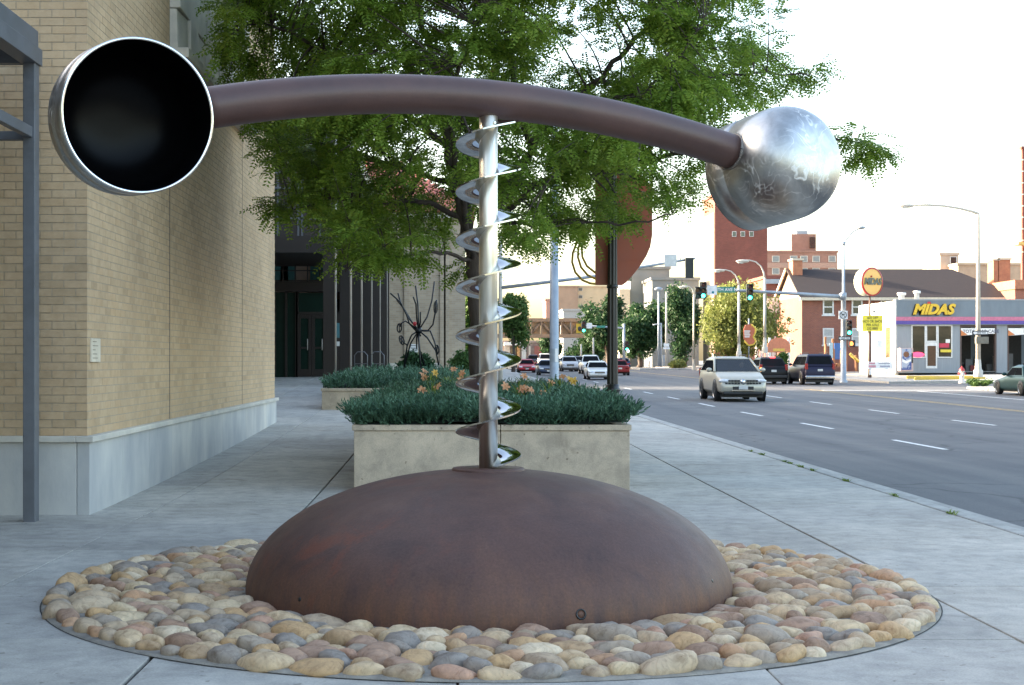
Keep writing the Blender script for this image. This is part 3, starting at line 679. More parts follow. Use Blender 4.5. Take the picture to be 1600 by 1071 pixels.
def sprays(Pb, D, Ln, K=12, w=.006):
    """needle sprays: thin triangles fanned about each stem"""
    A, B = frame(D); V = []; n = len(Pb)
    for k in range(K):
        t = (k+.6)/K; ph = k*2.4+rng.uniform(0, 6.28, n)
        s = Pb+D*(Ln*t*.9)[:, None]; side = A*np.cos(ph)[:, None]+B*np.sin(ph)[:, None]
        d = nrm(D*.95+side*(.65-.3*t)+rng.normal(0, .1, (n, 3))); l = Ln*(.42-.16*t)*rng.uniform(.7, 1.25, n)
        q = nrm(np.cross(d, side+.01)); tip = s+d*l[:, None]; ww = w*rng.uniform(.8, 1.4, n)
        mid = s+d*(l*.45)[:, None]
        V.append(np.stack([s, mid+q*ww[:, None], tip, mid-q*ww[:, None]], 1))
    return np.concatenate(V).reshape(-1, 3)
def juniper(name, reg, topf, count, label, over=.11, w=.0065, ln=(.14, .30)):
    x0, x1, y0, y1 = reg
    x = rng.uniform(x0-over, x1+over, count); y = rng.uniform(y0-over, y1, count)
    # more sprays where the shrub meets the near rim
    k = count//3; y[:k] = y0-over+rng.beta(1.2, 3, k)*1.6
    z = np.array([topf(a, b) for a, b in zip(x, y)])-rng.uniform(0, .10, count)
    outb = (x < x0) | (x > x1) | (y < y0); z = np.where(outb, np.maximum(z, z.min()*0+topf(x0+.0, y0+.0)+.035+rng.uniform(0, .04, count)), z)
    e = 1e-2
    gx = np.array([topf(a+e, b)-topf(a-e, b) for a, b in zip(x, y)])/(2*e); gy = np.array([topf(a, b+e)-topf(a, b-e) for a, b in zip(x, y)])/(2*e)
    D = nrm(np.stack([-gx*.7+rng.normal(0, .45, count), -gy*.7+rng.normal(0, .45, count), np.full(count, .75)], 1))
    V = sprays(np.stack([x, y, z], 1), D, rng.uniform(*ln, count), 12, w)
    o = link_mesh(name, np_mesh(name, V, np.arange(len(V)).reshape(-1, 4), [M_JUN])); tag(o, label, 'shrub', kind='stuff')
    # dark mound closing the gaps under the sprays, inner shade painted into it
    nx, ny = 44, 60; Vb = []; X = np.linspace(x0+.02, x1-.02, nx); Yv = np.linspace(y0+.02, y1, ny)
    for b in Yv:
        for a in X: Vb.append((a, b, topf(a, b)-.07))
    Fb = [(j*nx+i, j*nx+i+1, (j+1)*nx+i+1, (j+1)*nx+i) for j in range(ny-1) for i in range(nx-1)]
    link_mesh('juniper_shade_mound', np_mesh('juniper_shade_mound', Vb, Fb, [mat('juniper_shade', (.018,.030,.022), .9, scale=12)], True), o)
    return o
def lump(x, y): return .055*math.sin(2.3*x+1.1*y)+.05*math.sin(1.2*x-2.0*y+1)+.035*math.sin(4.1*x+.7)+.03*math.sin(5.2*y+2*x)
def jtop1(x, y):
    x0, x1, y0, y1 = P1
    d = min(x-(x0-.2), (x1+.24)-x, y-(y0-.2)); t = min(1., max(0., d/.75)); dome_ = t*(2-t)
    hump = .10*min(1, max(0, (y-y0)/3.5))
    return pz1-.03+(.20+hump+.5*lump(x, y)+.10*max(0., min(1., (x-.8)/1.2))*(1-min(1, (y-y0)/4)))*dome_
juniper('juniper_shrubs', P1, jtop1, 9500, 'dense blue-green juniper filling the nearest planter', .08, .0075, (.10, .24))
def jtop2(x, y):
    x0, x1, y0, y1 = P2; d = min(x-(x0-.1), (x1+.1)-x, y-(y0+.1)); t = min(1., max(0., d/.7))
    return pz2-.05+(.22+.4*lump(x, y)+.12*min(1, max(0, (y-y0)/6)))*t*(2-t)
juniper('juniper_shrubs', (P2[0]+.1, P2[1], P2[2]+.15, P2[3]), jtop2, 2600, 'juniper growing in the low far planter', .05, .009, (.16, .32))
# ---------------------------------------------------------------- daylilies in the near planter
M_STRAP = leafmat('daylily_leaf', [(.25, (.09,.16,.03)), (.75, (.26,.32,.07))], .3)
M_PETAL = mat('daylily_petal', (.80,.46,.28), .5, col2=(.74,.32,.14), scale=30, trans=.35)
M_PETALY = mat('daylily_petal_yellow', (.80,.55,.12), .5, col2=(.75,.42,.08), scale=30, trans=.35)
def daylily(px, py, Y, nfl, label, yellow=False, leaves=26, spread=.22):
    c = P(px, py, Y); zb_ = jtop1(c.x, c.y)-.06
    t = thing('daylily_plant', (c.x, c.y, zb_), label, 'flower', 'daylilies in the near planter')
    mb = MB()
    for i in range(leaves):
        a = random.uniform(0, 6.28); l = random.uniform(.32, .56); sp = random.uniform(.4, 1.)*spread*1.6; pr = []
        for k in range(6):
            u = k/5; pr.append(Vector((c.x+math.cos(a)*sp*u**1.3, c.y+math.sin(a)*sp*u**1.3, zb_+l*(1.5*u-.75*u*u*(1+.5*sp)))))
        q = Vector((-math.sin(a), math.cos(a), 0)); vs = []
        for k, p in enumerate(pr): w = .011*(1-(k/5)**2)+.001; vs += [p-q*w, p+q*w]
        mb.add(vs, [(2*k, 2*k+1, 2*k+3, 2*k+2) for k in range(5)], True)
    mb.build('foliage', M_STRAP, t)
    for i in range(nfl):
        a = random.uniform(0, 6.28); hd = Vector((c.x+random.uniform(-spread, spread), c.y+random.uniform(-.12, .1), c.z+random.uniform(-.05, .09)))
        MB().tube([(c.x, c.y, zb_), ((c.x+hd.x)/2, (c.y+hd.y)/2, (zb_+hd.z)/2+.04), hd], .005, 5).build('stem', M_STRAP, t)
        ax = Vector((random.uniform(-.7, .7), -random.uniform(.3, 1), random.uniform(.2, .9))).normalized(); u = ax.orthogonal().normalized(); v = ax.cross(u); fm = MB()
        for k in range(6):
            th = k*math.pi/3+a; e = u*math.cos(th)+v*math.sin(th); q = ax.cross(e); L = .08*(1 if k % 2 else .9)
            prof_ = [(0, 0, .006), (.28, .42, .016), (.6, .62, .021), (.85, .6, .014), (1., .5, .002)]; vs = []
            for (r, h, w) in prof_: p = hd+e*(r*L)+ax*(h*L*.9); vs += [p-q*w, p+q*w]
            fm.add(vs, [(2*j, 2*j+1, 2*j+3, 2*j+2) for j in range(4)], True)
        fm.build('flower', M_PETALY if yellow and i % 2 else M_PETAL, t)
daylily(676, 612, 20.6, 2, 'orange daylily left of the auger post, lowest of the left ones', leaves=14)
daylily(673, 588, 25.6, 3, 'orange daylily clump at the back left of the near planter', leaves=30)
daylily(700, 582, 26.6, 2, 'tall yellow-green daylily clump behind the auger post', True, 60, .34)
daylily(726, 592, 25.2, 3, 'orange daylily clump just left of the tree trunk', leaves=34)
daylily(812, 612, 20.8, 4, 'pale orange daylily cluster right of the auger post', leaves=16)
daylily(858, 613, 20.9, 1, 'single orange daylily bloom between the two right clusters', leaves=10)
daylily(876, 597, 23.4, 4, 'orange and yellow daylily clump at the right rear of the planter', True, leaves=22)
daylily(817, 590, 25.5, 1, 'orange daylily bud stalk behind the auger blades', True, leaves=20)
# ================================================================ honey locust tree
tree = thing('honey_locust_tree', (GX(746, 22.5), 22.5, .6), 'large feathery green street tree growing from the near planter', 'tree')
M_BARK = mat('locust_bark', (.105,.078,.066), .9, col2=(.05,.038,.033), scale=6, detail=8, bump=.8, bscale=25, stretch=(1,1,.3))
limbs = [
 ([(746,720,22.5),(746,600,22.5),(744,480,22.5),(739,410,22.5),(727,345,22.5)], .135, .105),
 ([(727,345,22.5),(712,290,22.4),(700,230,22.3),(690,150,22.2),(675,90,22.2),(650,10,22.2),(615,-90,22.2),(600,-180,22.3)], .10, .03),
 ([(739,410,22.5),(768,345,22.4),(797,290,22.3),(830,235,22.1),(880,170,21.8),(930,130,21.6),(980,75,21.4),(1045,10,21.2),(1110,-60,21)], .085, .025),
 ([(700,230,22.3),(650,190,22),(590,150,21.6),(520,90,21.3),(440,45,21.1),(370,35,21)], .06, .015),
 ([(830,235,22.1),(812,160,22.4),(800,80,22.7),(820,0,23),(850,-100,23.2),(860,-200,23.3)], .06, .02),
 ([(797,290,22.3),(900,280,21.8),(1000,255,21.4),(1080,235,21.1),(1180,215,20.9),(1290,212,20.7),(1370,235,20.6)], .045, .010),
 ([(727,345,22.5),(660,315,22.2),(590,320,21.8),(520,310,21.5),(450,335,21.3)], .05, .012),
 ([(880,170,21.8),(980,150,21.3),(1080,125,21),(1180,115,20.9),(1265,118,20.8)], .042, .010),
 ([(727,345,22.5),(740,250,24),(760,150,25.4),(790,60,26.4),(800,-60,27)], .07, .02),
 ([(739,410,22.5),(722,310,21.2),(705,200,20),(720,100,19.3),(760,10,18.9)], .06, .02),
 ([(768,345,22.4),(860,275,20.8),(950,205,19.8),(1030,120,19.3),(1100,40,19)], .05, .012),
 ([(712,290,22.4),(620,260,24.2),(540,240,25.4),(470,220,26)], .05, .012),
 ([(690,150,22.2),(600,70,23.5),(520,0,24.5),(460,-70,25)], .045, .012),
 ([(930,130,21.6),(1000,120,23),(1070,60,24.5),(1130,10,25.5)], .04, .012),
 ([(739,410,22.5),(690,395,21.4),(640,400,20.6),(580,405,20.2),(540,425,20)], .035, .010),
 ([(768,345,22.4),(830,350,21.6),(900,345,21),(980,350,20.6),(1050,335,20.4)], .035, .010),
]
trunk = MB(); LP = []; LR = []
for pts_, r0, r1 in limbs:
    q = [P(*p) for p in pts_]; sm = []
    for i in range(len(q)-1):
        a, b, c, d = q[max(i-1, 0)], q[i], q[i+1], q[min(i+2, len(q)-1)]
        for s in range(5):
            t = s/5; sm.append(.5*((2*b)+(c-a)*t+(2*a-5*b+4*c-d)*t*t+(3*b-a-3*c+d)*t**3))
    sm.append(q[-1]); m = len(sm)
    sm = [p+Vector((math.sin(i*1.7+r0*90), math.cos(i*1.3+r0*70), math.sin(i*2.1)))*.022*(0 if i in (0, m-1) else 1) for i, p in enumerate(sm)]
    rr = [r0+(r1-r0)*(i/(m-1))**.8 for i in range(m)]
    trunk.tube(sm, rr, 10); LP += [tuple(p) for p in sm[(6 if r0 > .12 else 3):]]; LR += rr[(6 if r0 > .12 else 3):]
LP = np.array(LP)
crown_poly = [(300,10),(330,40),(330,75),(345,95),(380,115),(365,145),(390,160),(405,210),(420,250),(412,300),(425,325),(470,335),(500,370),(515,400),(530,425),(560,440),(600,445),(650,435),(690,445),(715,465),(735,440),(780,420),(800,425),(830,440),(855,430),(880,400),(930,395),(960,365),(1000,390),(1030,350),(1090,345),(1105,300),(1095,240),(1120,205),(1170,170),(1200,160),(1235,160),(1245,140),(1285,112),(1262,95),(1218,88),(1222,55),(1190,30),(1205,0),(1215,-70),(1150,-170),(1000,-260),(760,-310),(520,-250),(370,-150),(300,-50)]
def inside(x, y, poly):
    c = False; j = len(poly)-1
    for i in range(len(poly)):
        a, b = poly[i], poly[j]
        if (a[1] > y) != (b[1] > y) and x < (b[0]-a[0])*(y-a[1])/(b[1]-a[1])+a[0]: c = not c
        j = i
    return c
tips = []
holes = [(545,45,45,35), (600,95,26,20), (420,85,24,18), (560,300,30,42), (588,250,22,18), (640,150,25,16), (975,40,26,20), (1040,75,28,16), (820,20,20,16), (870,470,60,50), (1050,275,36,30), (905,330,26,26), (935,190,22,14), (1130,70,22,16), (740,110,18,14), (1090,30,30,20), (1165,140,24,12), (1000,210,30,12), (620,255,16,16), (880,85,22,16), (700,20,18,14), (470,30,22,14), (1150,20,20,16)]
while len(tips) < 840:
    px, py = random.uniform(290, 1290), random.uniform(-310, 470)
    if not inside(px, py, crown_poly): continue
    if any(((px-a)/rx)**2+((py-b)/ry)**2 < 1 for a, b, rx, ry in holes): continue
    if px > 1000 and py < 120 and random.random() < .35: continue
    e = 1-((px-760)/560)**2; Y = 22.3+random.uniform(-1, 1)*(1.0+3.2*max(0, e)**.5)
    p = P(px, py-22*(py > 200), Y)
    if p.x < -3.45: continue
    if 668 < px < 850 and py > 170 and Y < 22.7 and random.random() < .8: continue
    tips.append(p)
for px, py in ((1325,213),(1350,224),(1380,236),(1345,250)): tips.append(P(px, py, 20.65))
for px, py in ((350,150),(335,105),(318,20),(1272,108),(1250,128),(425,318),(440,330)): tips.append(P(px, py, 21.1))
LO = []; LD = []; twig = MB()
for T in tips:
    d = np.linalg.norm(LP-np.array(T), axis=1)*np.where(LP[:, 2] > T.z+1.2, 1.6, 1.); i = int(np.argmin(d+rng.uniform(0, .25, len(d))))
    A = Vector(LP[i]); dv = T-A; L = dv.length; m = A+dv*.5+Vector((random.gauss(0, .08), random.gauss(0, .08), .10*L+.05))
    pt = [A*(1-t)**2+m*2*t*(1-t)+T*t*t for t in (0, .2, .4, .6, .8, 1)]
    if T.x < -3.4: continue
    twig.tube(pt, [min(LR[i]*.6, .006+.008*L)*(1-.8*t)+.002 for t in (0, .2, .4, .6, .8, 1)], 5, cap=False)
    for k in range(42):
        t = max(0., 1-abs(random.gauss(0, .42))*min(1, .95/max(L, .3))); p = A*(1-t)**2+m*2*t*(1-t)+T*t*t
        tan = ((m-A)*(1-t)+(T-m)*t).normalized()
        o_ = Vector((random.gauss(0, 1), random.gauss(0, 1), random.gauss(0, .38))).normalized()
        dd = (tan*.55+o_*.9+Vector((0,0,-.30))).normalized()
        off = random.uniform(.0, .24); LO.append(p+o_*off); LD.append(dd)
trk = trunk.build('trunk', M_BARK, tree)
tag(twig.build('twigs', M_BARK, tree), kind='stuff')
O = np.array([tuple(p) for p in LO]); D = np.array([tuple(p) for p in LD])
keep = O[:, 0] > BX+.22; O, D = O[keep], D[keep]; n = len(O)
Nn = nrm(np.stack([rng.normal(0, .35, n), rng.normal(0, .35, n), np.ones(n)], 1)); S = nrm(np.cross(D, Nn)); Nn = np.cross(S, D)
LL = rng.uniform(.18, .30, n)[:, None]; V = []; J = 6
for j in range(J):
    t = (j+.7)/J; b0 = O+D*LL*t-np.array([0,0,1.])*LL*.18*t*t; sz = (.078*(1-.5*abs(t-.45)))
    for s in (-1, 1):
        dl = nrm(S*s*.9+D*.45-Nn*rng.uniform(-.1, .5, (n, 1))); tip = b0+dl*sz; md = b0+dl*sz*.5; wv = nrm(np.cross(dl, Nn))*.0165
        V.append(np.stack([b0, md+wv, tip, md-wv], 1))
V = np.concatenate(V).reshape(-1, 3)-np.array(ORG[tree.name])
M_LEAF = leafmat('locust_leaf', [(.12, (.085,.15,.020)), (.45, (.18,.28,.038)), (.75, (.28,.37,.055)), (.95, (.40,.44,.08))], .55, .45, .9)
link_mesh('crown', np_mesh('crown', V, np.arange(len(V)).reshape(-1, 4), [M_LEAF]), tree)
print('leaves', n)
# ================================================================ text
def text_mesh(name, s, size, m, extrude=.01, shear=0., bold=0., sx=1., align='CENTER', spacing=1.):
    cu = bpy.data.curves.new(name, 'FONT'); cu.body = s; cu.size = size; cu.extrude = extrude; cu.shear = shear; cu.offset = bold
    cu.align_x = align; cu.align_y = 'CENTER'; cu.space_character = spacing; cu.resolution_u = 3
    o = bpy.data.objects.new(name, cu); COL.objects.link(o); o.scale.x = sx
    bpy.context.view_layer.update(); me = bpy.data.meshes.new_from_object(o.evaluated_get(bpy.context.evaluated_depsgraph_get()))
    bpy.data.objects.remove(o); bpy.data.curves.remove(cu)
    me.materials.clear(); me.materials.append(m)
    if sx != 1.: me.transform(Matrix.Diagonal((sx, 1, 1, 1)))
    return me
def text(name, s, size, m, parent, loc, rotz=0., **kw):          # upright lettering facing -y, turned by rotz
    o = link_mesh(name, text_mesh(name, s, size, m, **kw), parent)
    o.location = Vector(loc)-ORG[parent.name]; o.rotation_euler = (R(90), 0, rotz); return o
# ================================================================ banner lamp post by the kerb
LY = 26.0; lx = GX(957, LY)
M_POLEBLK = mat('black_lamp_paint', (.018,.016,.015), .38, scale=6, spec=.6)
lp = thing('banner_lamp_post', (lx, LY, 0), 'black fluted lamp post carrying the orange banner plate', 'lamp post')
f = MB(); nfl = 32; vs = []; zs = [1.15, 5.5]
for z in zs:
    for k in range(nfl):
        r = (.098 if z < 2 else .07)*(1 if k % 4 in (0, 1) else .84); th = 2*math.pi*k/nfl; vs.append((lx+r*math.cos(th), LY+r*math.sin(th), z))
f.add(vs, [(k, (k+1) % nfl, (k+1) % nfl+nfl, k+nfl) for k in range(nfl)]); f.build('fluted_shaft', M_POLEBLK, lp)
MB().lathe([(.0,-.02),(.24,-.02),(.24,.12),(.20,.18),(.165,.32),(.155,.9),(.14,.98),(.125,1.05),(.125,1.09),(.14,1.11),(.14,1.15),(.118,1.17),(.118,1.22),(.08,1.23)], (lx,LY,0), n=28).build('base', M_POLEBLK, lp)
MB().lathe([(.07,5.48),(.10,5.5),(.10,5.56),(.05,5.6),(.03,5.68),(.045,5.72),(.02,5.79),(0,5.8)], (lx,LY,0), n=20).build('finial', M_POLEBLK, lp)
for z in (2.95, 4.2, 5.1): MB().lathe([(.075,z-.03),(.1,z-.03),(.1,z+.03),(.075,z+.03)], (lx,LY,0), n=20).build('clamp_band', M_POLEBLK, lp)
M_BANNER = mat('orange_banner_paint', (.42,.095,.042), .5, col2=(.34,.10,.06), scale=1.5, detail=7, rvar=.1)
bp_ = thing('orange_banner', P(972, 446, LY+.14), 'orange-red curved metal banner plate with yellow tubes on the lamp post', 'banner')
ol = [(930,250),(930,446),(972,446),(978,442),(989,430),(1000,416),(1010,400),(1016,386),(1019,368),(1019,300),(1015,288),(1005,278),(990,268),(980,255),(976,240),(960,236)]
MB().prism([(P(a, b, LY+.14).x, P(a, b, LY+.14).z) for a, b in ol][::-1], LY+.12, LY+.15).build('plate', M_BANNER, bp_, bevel=.004)
a, b = P(972, 405, LY), P(1004, 405, LY); MB().box(a.x, b.x, LY+.112, LY+.119, a.z-.012, a.z+.004).build('seam', M_BANNER, bp_)
M_YTUBE = mat('yellow_tube_paint', (.50,.30,.03), .45)
for c in ([(899,325),(905,342),(911,355),(907,368),(900,382),(895,396),(894,410),(899,426),(910,438),(922,443),(931,444)],
          [(922,345),(918,356),(910,372),(904,386),(903,402),(908,418),(918,430),(931,436)],
          [(926,346),(921,360),(913,372),(909,388),(910,402),(917,416),(931,427)]):
    MB().tube([P(x, y, LY+.135) for x, y in c], .021, 8).build('tube_scroll', M_YTUBE, bp_)
# ================================================================ dark steel entrance pavilion
pv = thing('entrance_pavilion', (-7, 42, .6), 'dark steel and glass entrance pavilion behind the tree', 'building')
CXc = -3.5; cys = [42, 47.9, 53.3, 59.6, 66, 72.5]
for i, y in enumerate(cys):
    MB().box(CXc-.34-(.0 if i else 0), CXc-.0, y, y+.34+.55*(i > 0), zplaza(CXc, y)-.2, 8.6).build('column', M_DARKSTEEL, pv, bevel=.01)
    lit_edge = MB().tube([(CXc+.035, y-.02, zplaza(CXc, y)), (CXc+.035, y-.02, 8.4)], .016, 8).build('sunlit_edge_strip', M_EDGE_HANDLE, pv)  # thin pale tube stands in for the column's sunlit edge
MB().box(CXc-.30, CXc-.05, 42.4, 73.4, 8.605, 9.1).build('eave_beam', M_DARKSTEEL, pv)
MB().box(-14, CXc-.31, 46, 73.4, 9.102, 9.3).build('roof', M_DARKSTEEL, pv)
M_PVG = M_GLASS_G
FY = 52.0; fz = zplaza(-5, FY)
def pane(x0, x1, z0, z1, y, m=M_PVG, name='pane'): return MB().box(x0, x1, y, y+.03, z0, z1).build(name, m, pv)
zt, zc0, zc1, zs_ = GZ(456, FY), GZ(440, FY), GZ(401, FY), GZ(396, 46)
xL = -10.5
xs = [xL, -8.6, -6.05, -5.75]
MB().box(xL, CXc-.40, FY-.08, FY+.25, zt, zc0).build('transom_beam', M_DARKSTEEL, pv)
MB().box(-14, CXc-.02-.35, 45.7, FY+.5, GZ(396,46), GZ(370,46)).build('canopy_slab', M_DARKSTEEL, pv)
# glazed lobby front with door
xd0, xd1 = GX(464, FY), GX(510, FY); zd = GZ(492, FY)
mull = [GX(p, FY) for p in (429, 447, 463)]
for xa, xb in zip([xL]+mull, mull+[xd0]):
    if xb-xa > .1: pane(xa+.04, xb-.04, fz, zt-.02, FY+.06)
    MB().box(xb-.04, xb+.04, FY, FY+.14, fz, zt).build('mullion', M_DARKSTEEL, pv)
pane(xd0+.05, xd1-.02, zd+.1, zt-.04, FY+.06)
MB().box(xd0, CXc-.35, FY, FY+.14, zd, zd+.1).build('mullion', M_DARKSTEEL, pv)
dr = thing
def door(x0, x1):
    m = MB(); w = .11; m.box(x0, x0+w, FY+.02, FY+.10, fz+.02, zd-.01); m.box(x1-w, x1, FY+.02, FY+.10, fz+.02, zd-.01)
    m.box(x0+w, x1-w, FY+.02, FY+.10, zd-.13, zd-.01); m.box(x0+w, x1-w, FY+.02, FY+.10, fz+.02, fz+.28); m.box(x0+w, x1-w, FY+.02, FY+.10, fz+1.0, fz+1.07)
    d = m.build('door', M_DARKSTEEL, pv)
    MB().box(x0+w, x1-w, FY+.05, FY+.07, fz+.28, zd-.13).build('pane', M_PVG, d)
    MB().tube([(x1-w-.03, FY-.03, fz+.95), (x1-w-.03, FY-.03, fz+1.35)], .018, 6).build('handle', M_EDGE_HANDLE, d)
xm = (xd0+xd1)/2; door(xd0+.02, xm-.005); door(xm+.005, xd1-.01)
MB().box(xd1, CXc-.36, FY, FY+.14, fz, zd).build('mullion', M_DARKSTEEL, pv)
# clerestory grid over the lobby, a paler wall with two windows beyond it
gxs = np.linspace(xL, CXc-.5, 16)
for x in gxs: MB().box(x-.025, x+.025, FY-.02, FY+.04, zc0, zc1+.3).build('grid_bar', M_DARKSTEEL, pv)
for z in np.linspace(zc0+.03, zc1+.2, 4): MB().box(xL, CXc-.42, FY-.015, FY+.035, z-.02, z+.02).build('grid_bar', M_DARKSTEEL, pv)
bw = MB().box(xL-1, CXc-.5, FY+3.2, FY+3.4, zc0-.5, zc1+1.6).build('inner_wall', mat('inner_brick', (.36,.24,.17), .8, scale=6), pv)
for px in (441, 452, 499): x = GX(px, FY+3); MB().box(x-.35, x+.2, FY+3.12, FY+3.19, zc0+.15, zc1+.1).build('window', mat('teal_glass', (.06,.16,.15), .2), bw)
MB().box(xL, CXc-.4, FY+6, FY+6.2, fz, zc1+1).build('lobby_back_wall', M_DARKSTEEL, pv)
# upper glass wall
zu0, zu1 = GZ(370, 46), 8.6
ux = [-14, -12.2, -10.4]+[GX(p, 47) for p in (434, 466, 472, 500)]+[CXc-.36]
for xa, xb in zip(ux[:-1], ux[1:]):
    pane(xa+.03, xb-.03, zu0, zu1, 47.05, mat('smoked_glass', (.045,.040,.040), .08, spec=.6, coat=.3)); MB().box(xb-.03, xb+.03, 47, 47.12, zu0, zu1).build('mullion', M_STEEL_GREY, pv)
for z in (GZ(294, 47), GZ(270, 47), GZ(342, 47)): MB().box(-14, CXc-.36, 46.96, 47.0, z-.03, z+.03).build('mullion', M_STEEL_GREY, pv)
# dark side wall between the columns
MB().box(CXc-.75, CXc-.60, 53, 73.3, .5, 9.09).build('side_wall', M_DARKSTEEL, pv)
MB().box(CXc-.36, CXc+.10, 73.0, 73.25, .9, 7.5).build('end_panel', M_DARKSTEEL, pv)
sg = thing('entrance_notice', P(528, 540, 50), 'small blue-green notice on the dark wall beside the entrance', 'sign')
MB().box(GX(524, 50), GX(533, 50), 50, 50.03, GZ(528, 50), GZ(505, 50)).build('board', mat('notice_blue', (.08,.22,.25), .4), sg)
MB().box(GX(523, 50), GX(532, 50), 50, 50.03, GZ(541, 50), GZ(534, 50)).build('print', M_WHITE, sg)
MB().box(GX(524, 50)+.05, GX(524, 50)+.09, 50.001, 50.025, zplaza(-4, 50), GZ(527, 50)).build('stand', M_DARKSTEEL, sg)
M_GALVD = mat('worn_chrome', (.16,.16,.17), .35, .5)
for i, px in enumerate((564, 590)):
    c = P(px, 590, 50.5); z0 = zplaza(c.x, 50); w = .22
    t = thing('bike_rack', (c.x, 50.5, z0), ('chrome bike rack loop nearer the entrance door', 'chrome bike rack loop farther from the entrance door')[i], 'bike rack', 'bike racks by the columns')
    MB().tube([(c.x-w, 50.5, z0), (c.x-w, 50.5, z0+.85), (c.x-w+.1, 50.5, z0+.97), (c.x+w-.1, 50.5, z0+.97), (c.x+w, 50.5, z0+.85), (c.x+w, 50.5, z0)], .016, 8).build('hoop', M_GALVD, t)
    MB().box(c.x-w, c.x+w, 50.49, 50.51, z0+.55, z0+.575).build('bar', M_GALVD, t)
# ================================================================ tan brick hall with red tile roof
def brickmat(name, c1, c2, mortar, w=.22, h=.075, big=.25):
    m, N, L, b = node_mat(name); tc = N.new('ShaderNodeTexCoord'); sp = N.new('ShaderNodeSeparateXYZ'); L.new(tc.outputs['Object'], sp.inputs[0])
    ad = N.new('ShaderNodeMath'); ad.operation = 'ADD'; L.new(sp.outputs[0], ad.inputs[0]); L.new(sp.outputs[1], ad.inputs[1])
    cb = N.new('ShaderNodeCombineXYZ'); L.new(ad.outputs[0], cb.inputs[0]); L.new(sp.outputs[2], cb.inputs[1])
    t = N.new('ShaderNodeTexBrick'); t.inputs['Scale'].default_value = 1; t.inputs['Brick Width'].default_value = w; t.inputs['Row Height'].default_value = h; t.inputs['Mortar Size'].default_value = .008
    t.inputs['Color1'].default_value = (*c1, 1); t.inputs['Color2'].default_value = (*c2, 1); t.inputs['Mortar'].default_value = (*mortar, 1); L.new(cb.outputs[0], t.inputs['Vector'])
    v = ramp(N, L, noise(N, L, tc.outputs['Object'], big, 6, .65), [(.3, (.78,.78,.78)), (.7, (1.1,1.1,1.1))])
    L.new(mixc(N, L, 1, t.outputs['Color'], v, 'MULTIPLY'), b.inputs['Base Color']); b.inputs['Roughness'].default_value = .85
    return m
M_TANB = brickmat('hall_tan_brick', (.47,.37,.26), (.38,.29,.20), (.42,.37,.30), .3, .1)
M_REDB = brickmat('red_brick', (.27,.085,.05), (.20,.065,.042), (.30,.2,.16), .26, .085)
M_REDB2 = brickmat('dark_red_brick', (.23,.068,.048), (.18,.055,.04), (.22,.11,.085), .4, .12)
M_TILE = mat('red_roof_tile', (.42,.12,.075), .6, col2=(.3,.08,.05), scale=3)
hy, hx = 74.2, GX(727, 74.2); hz0, hz1 = .95, 8.8
ha = thing('tan_brick_hall', (hx-5, hy, hz0), 'tan brick hall with red tile roof glimpsed through the tree', 'building')
MB().box(-15, hx, hy, 83.5, hz0-.5, hz1).build('wall', M_TANB, ha)
for px in (636, 692, 698): x = GX(px, hy); MB().box(x-.14, x+.14, hy-.10, hy-.002, hz0, hz1).build('pilaster', M_TANB, ha)
MB().box(-15, hx+.05, hy-.06, hy-.003, hz0-.4, hz0+.55).build('plinth', M_LIME, ha)
MB().box(-15.3, hx+.3, hy-.3, 83.8, hz1, hz1+.25).build('cornice', M_LIME, ha)
# hipped roof laid with tile courses
rx1, rxr, ry0, ry1 = hx+.5, hx-3.6, hy-.45, 84; rz = hz1+.26; rid = rz+3.2; rym = (ry0+ry1)/2
rf = MB(); rf.add([(-15.5,ry0,rz),(rx1,ry0,rz),(rx1,ry1,rz),(-15.5,ry1,rz),(-15.5,rym,rid),(rxr,rym,rid)], [(0,1,5,4),(1,2,5),(2,3,4,5),(0,4,3),(0,3,2,1)]); roof = rf.build('roof', M_TILE, ha)
for k in range(13):
    u0 = k/13; xa, za, ya = -15.5, rz+(rid-rz)*u0, ry0+(rym-ry0)*u0; xb = rx1+(rxr-rx1)*u0
    for s in range(int((xb+9)/.34)):
        x = xb-.2-s*.34
        MB_ = None
    t = MB(); nx = int((xb+9)/.17); pts0 = [(xb-.17*i, .035+.05*(1 if i % 2 else -1)*.6) for i in range(nx)]
    dy, dzz = (rym-ry0)/13, (rid-rz)/13; vs = []
    for (x, bmp) in pts0: vs += [(x, ya, za+.03+bmp), (x, ya+dy, za+dzz+.01+bmp)]
    t.add(vs, [(2*i, 2*i+1, 2*i+3, 2*i+2) for i in range(len(pts0)-1)]); t.build('tile_course', M_TILE, roof)
fs_ = thing('road_shade_building', (-16, 100, zroad(100)), 'long tan building added across the side street to shade the road, hidden behind the tan hall', 'building')  # hidden building added so the far road lies in shade
MB().box(-34, -2.2, 100, 196, 0, 10.2).build('wall', M_TANB, fs_); MB().box(-34.2, -2.0, 99.8, 196.2, 10.2, 10.6).build('parapet', M_LIME, fs_)
for k in range(12):
    for zz in (2.0, 5.4, 8.2): f_ = MB().box(-2.25, -2.12, 103+k*7.6, 105.2+k*7.6, zz, zz+1.7).build('window', M_WHITE, fs_); MB().box(-2.15, -2.10, 103.15+k*7.6, 105.05+k*7.6, zz+.12, zz+1.58).build('pane', M_GLASS, f_)
nb_ = thing('hall_notice', P(645, 560, hy-.1), 'white notice board on the tan brick hall wall behind the black sculpture', 'sign')
MB().box(GX(640, hy), GX(653, hy), hy-.05, hy-.004, GZ(551, hy), GZ(538, hy)).build('board', M_WHITE, nb_)
for i in range(3): MB().box(GX(642, hy), GX(651, hy), hy-.053, hy-.0505, GZ(549-i*4, hy), GZ(547.6-i*4, hy)).build('print_line', mat('grey_print', (.25,.25,.25), .6), nb_)
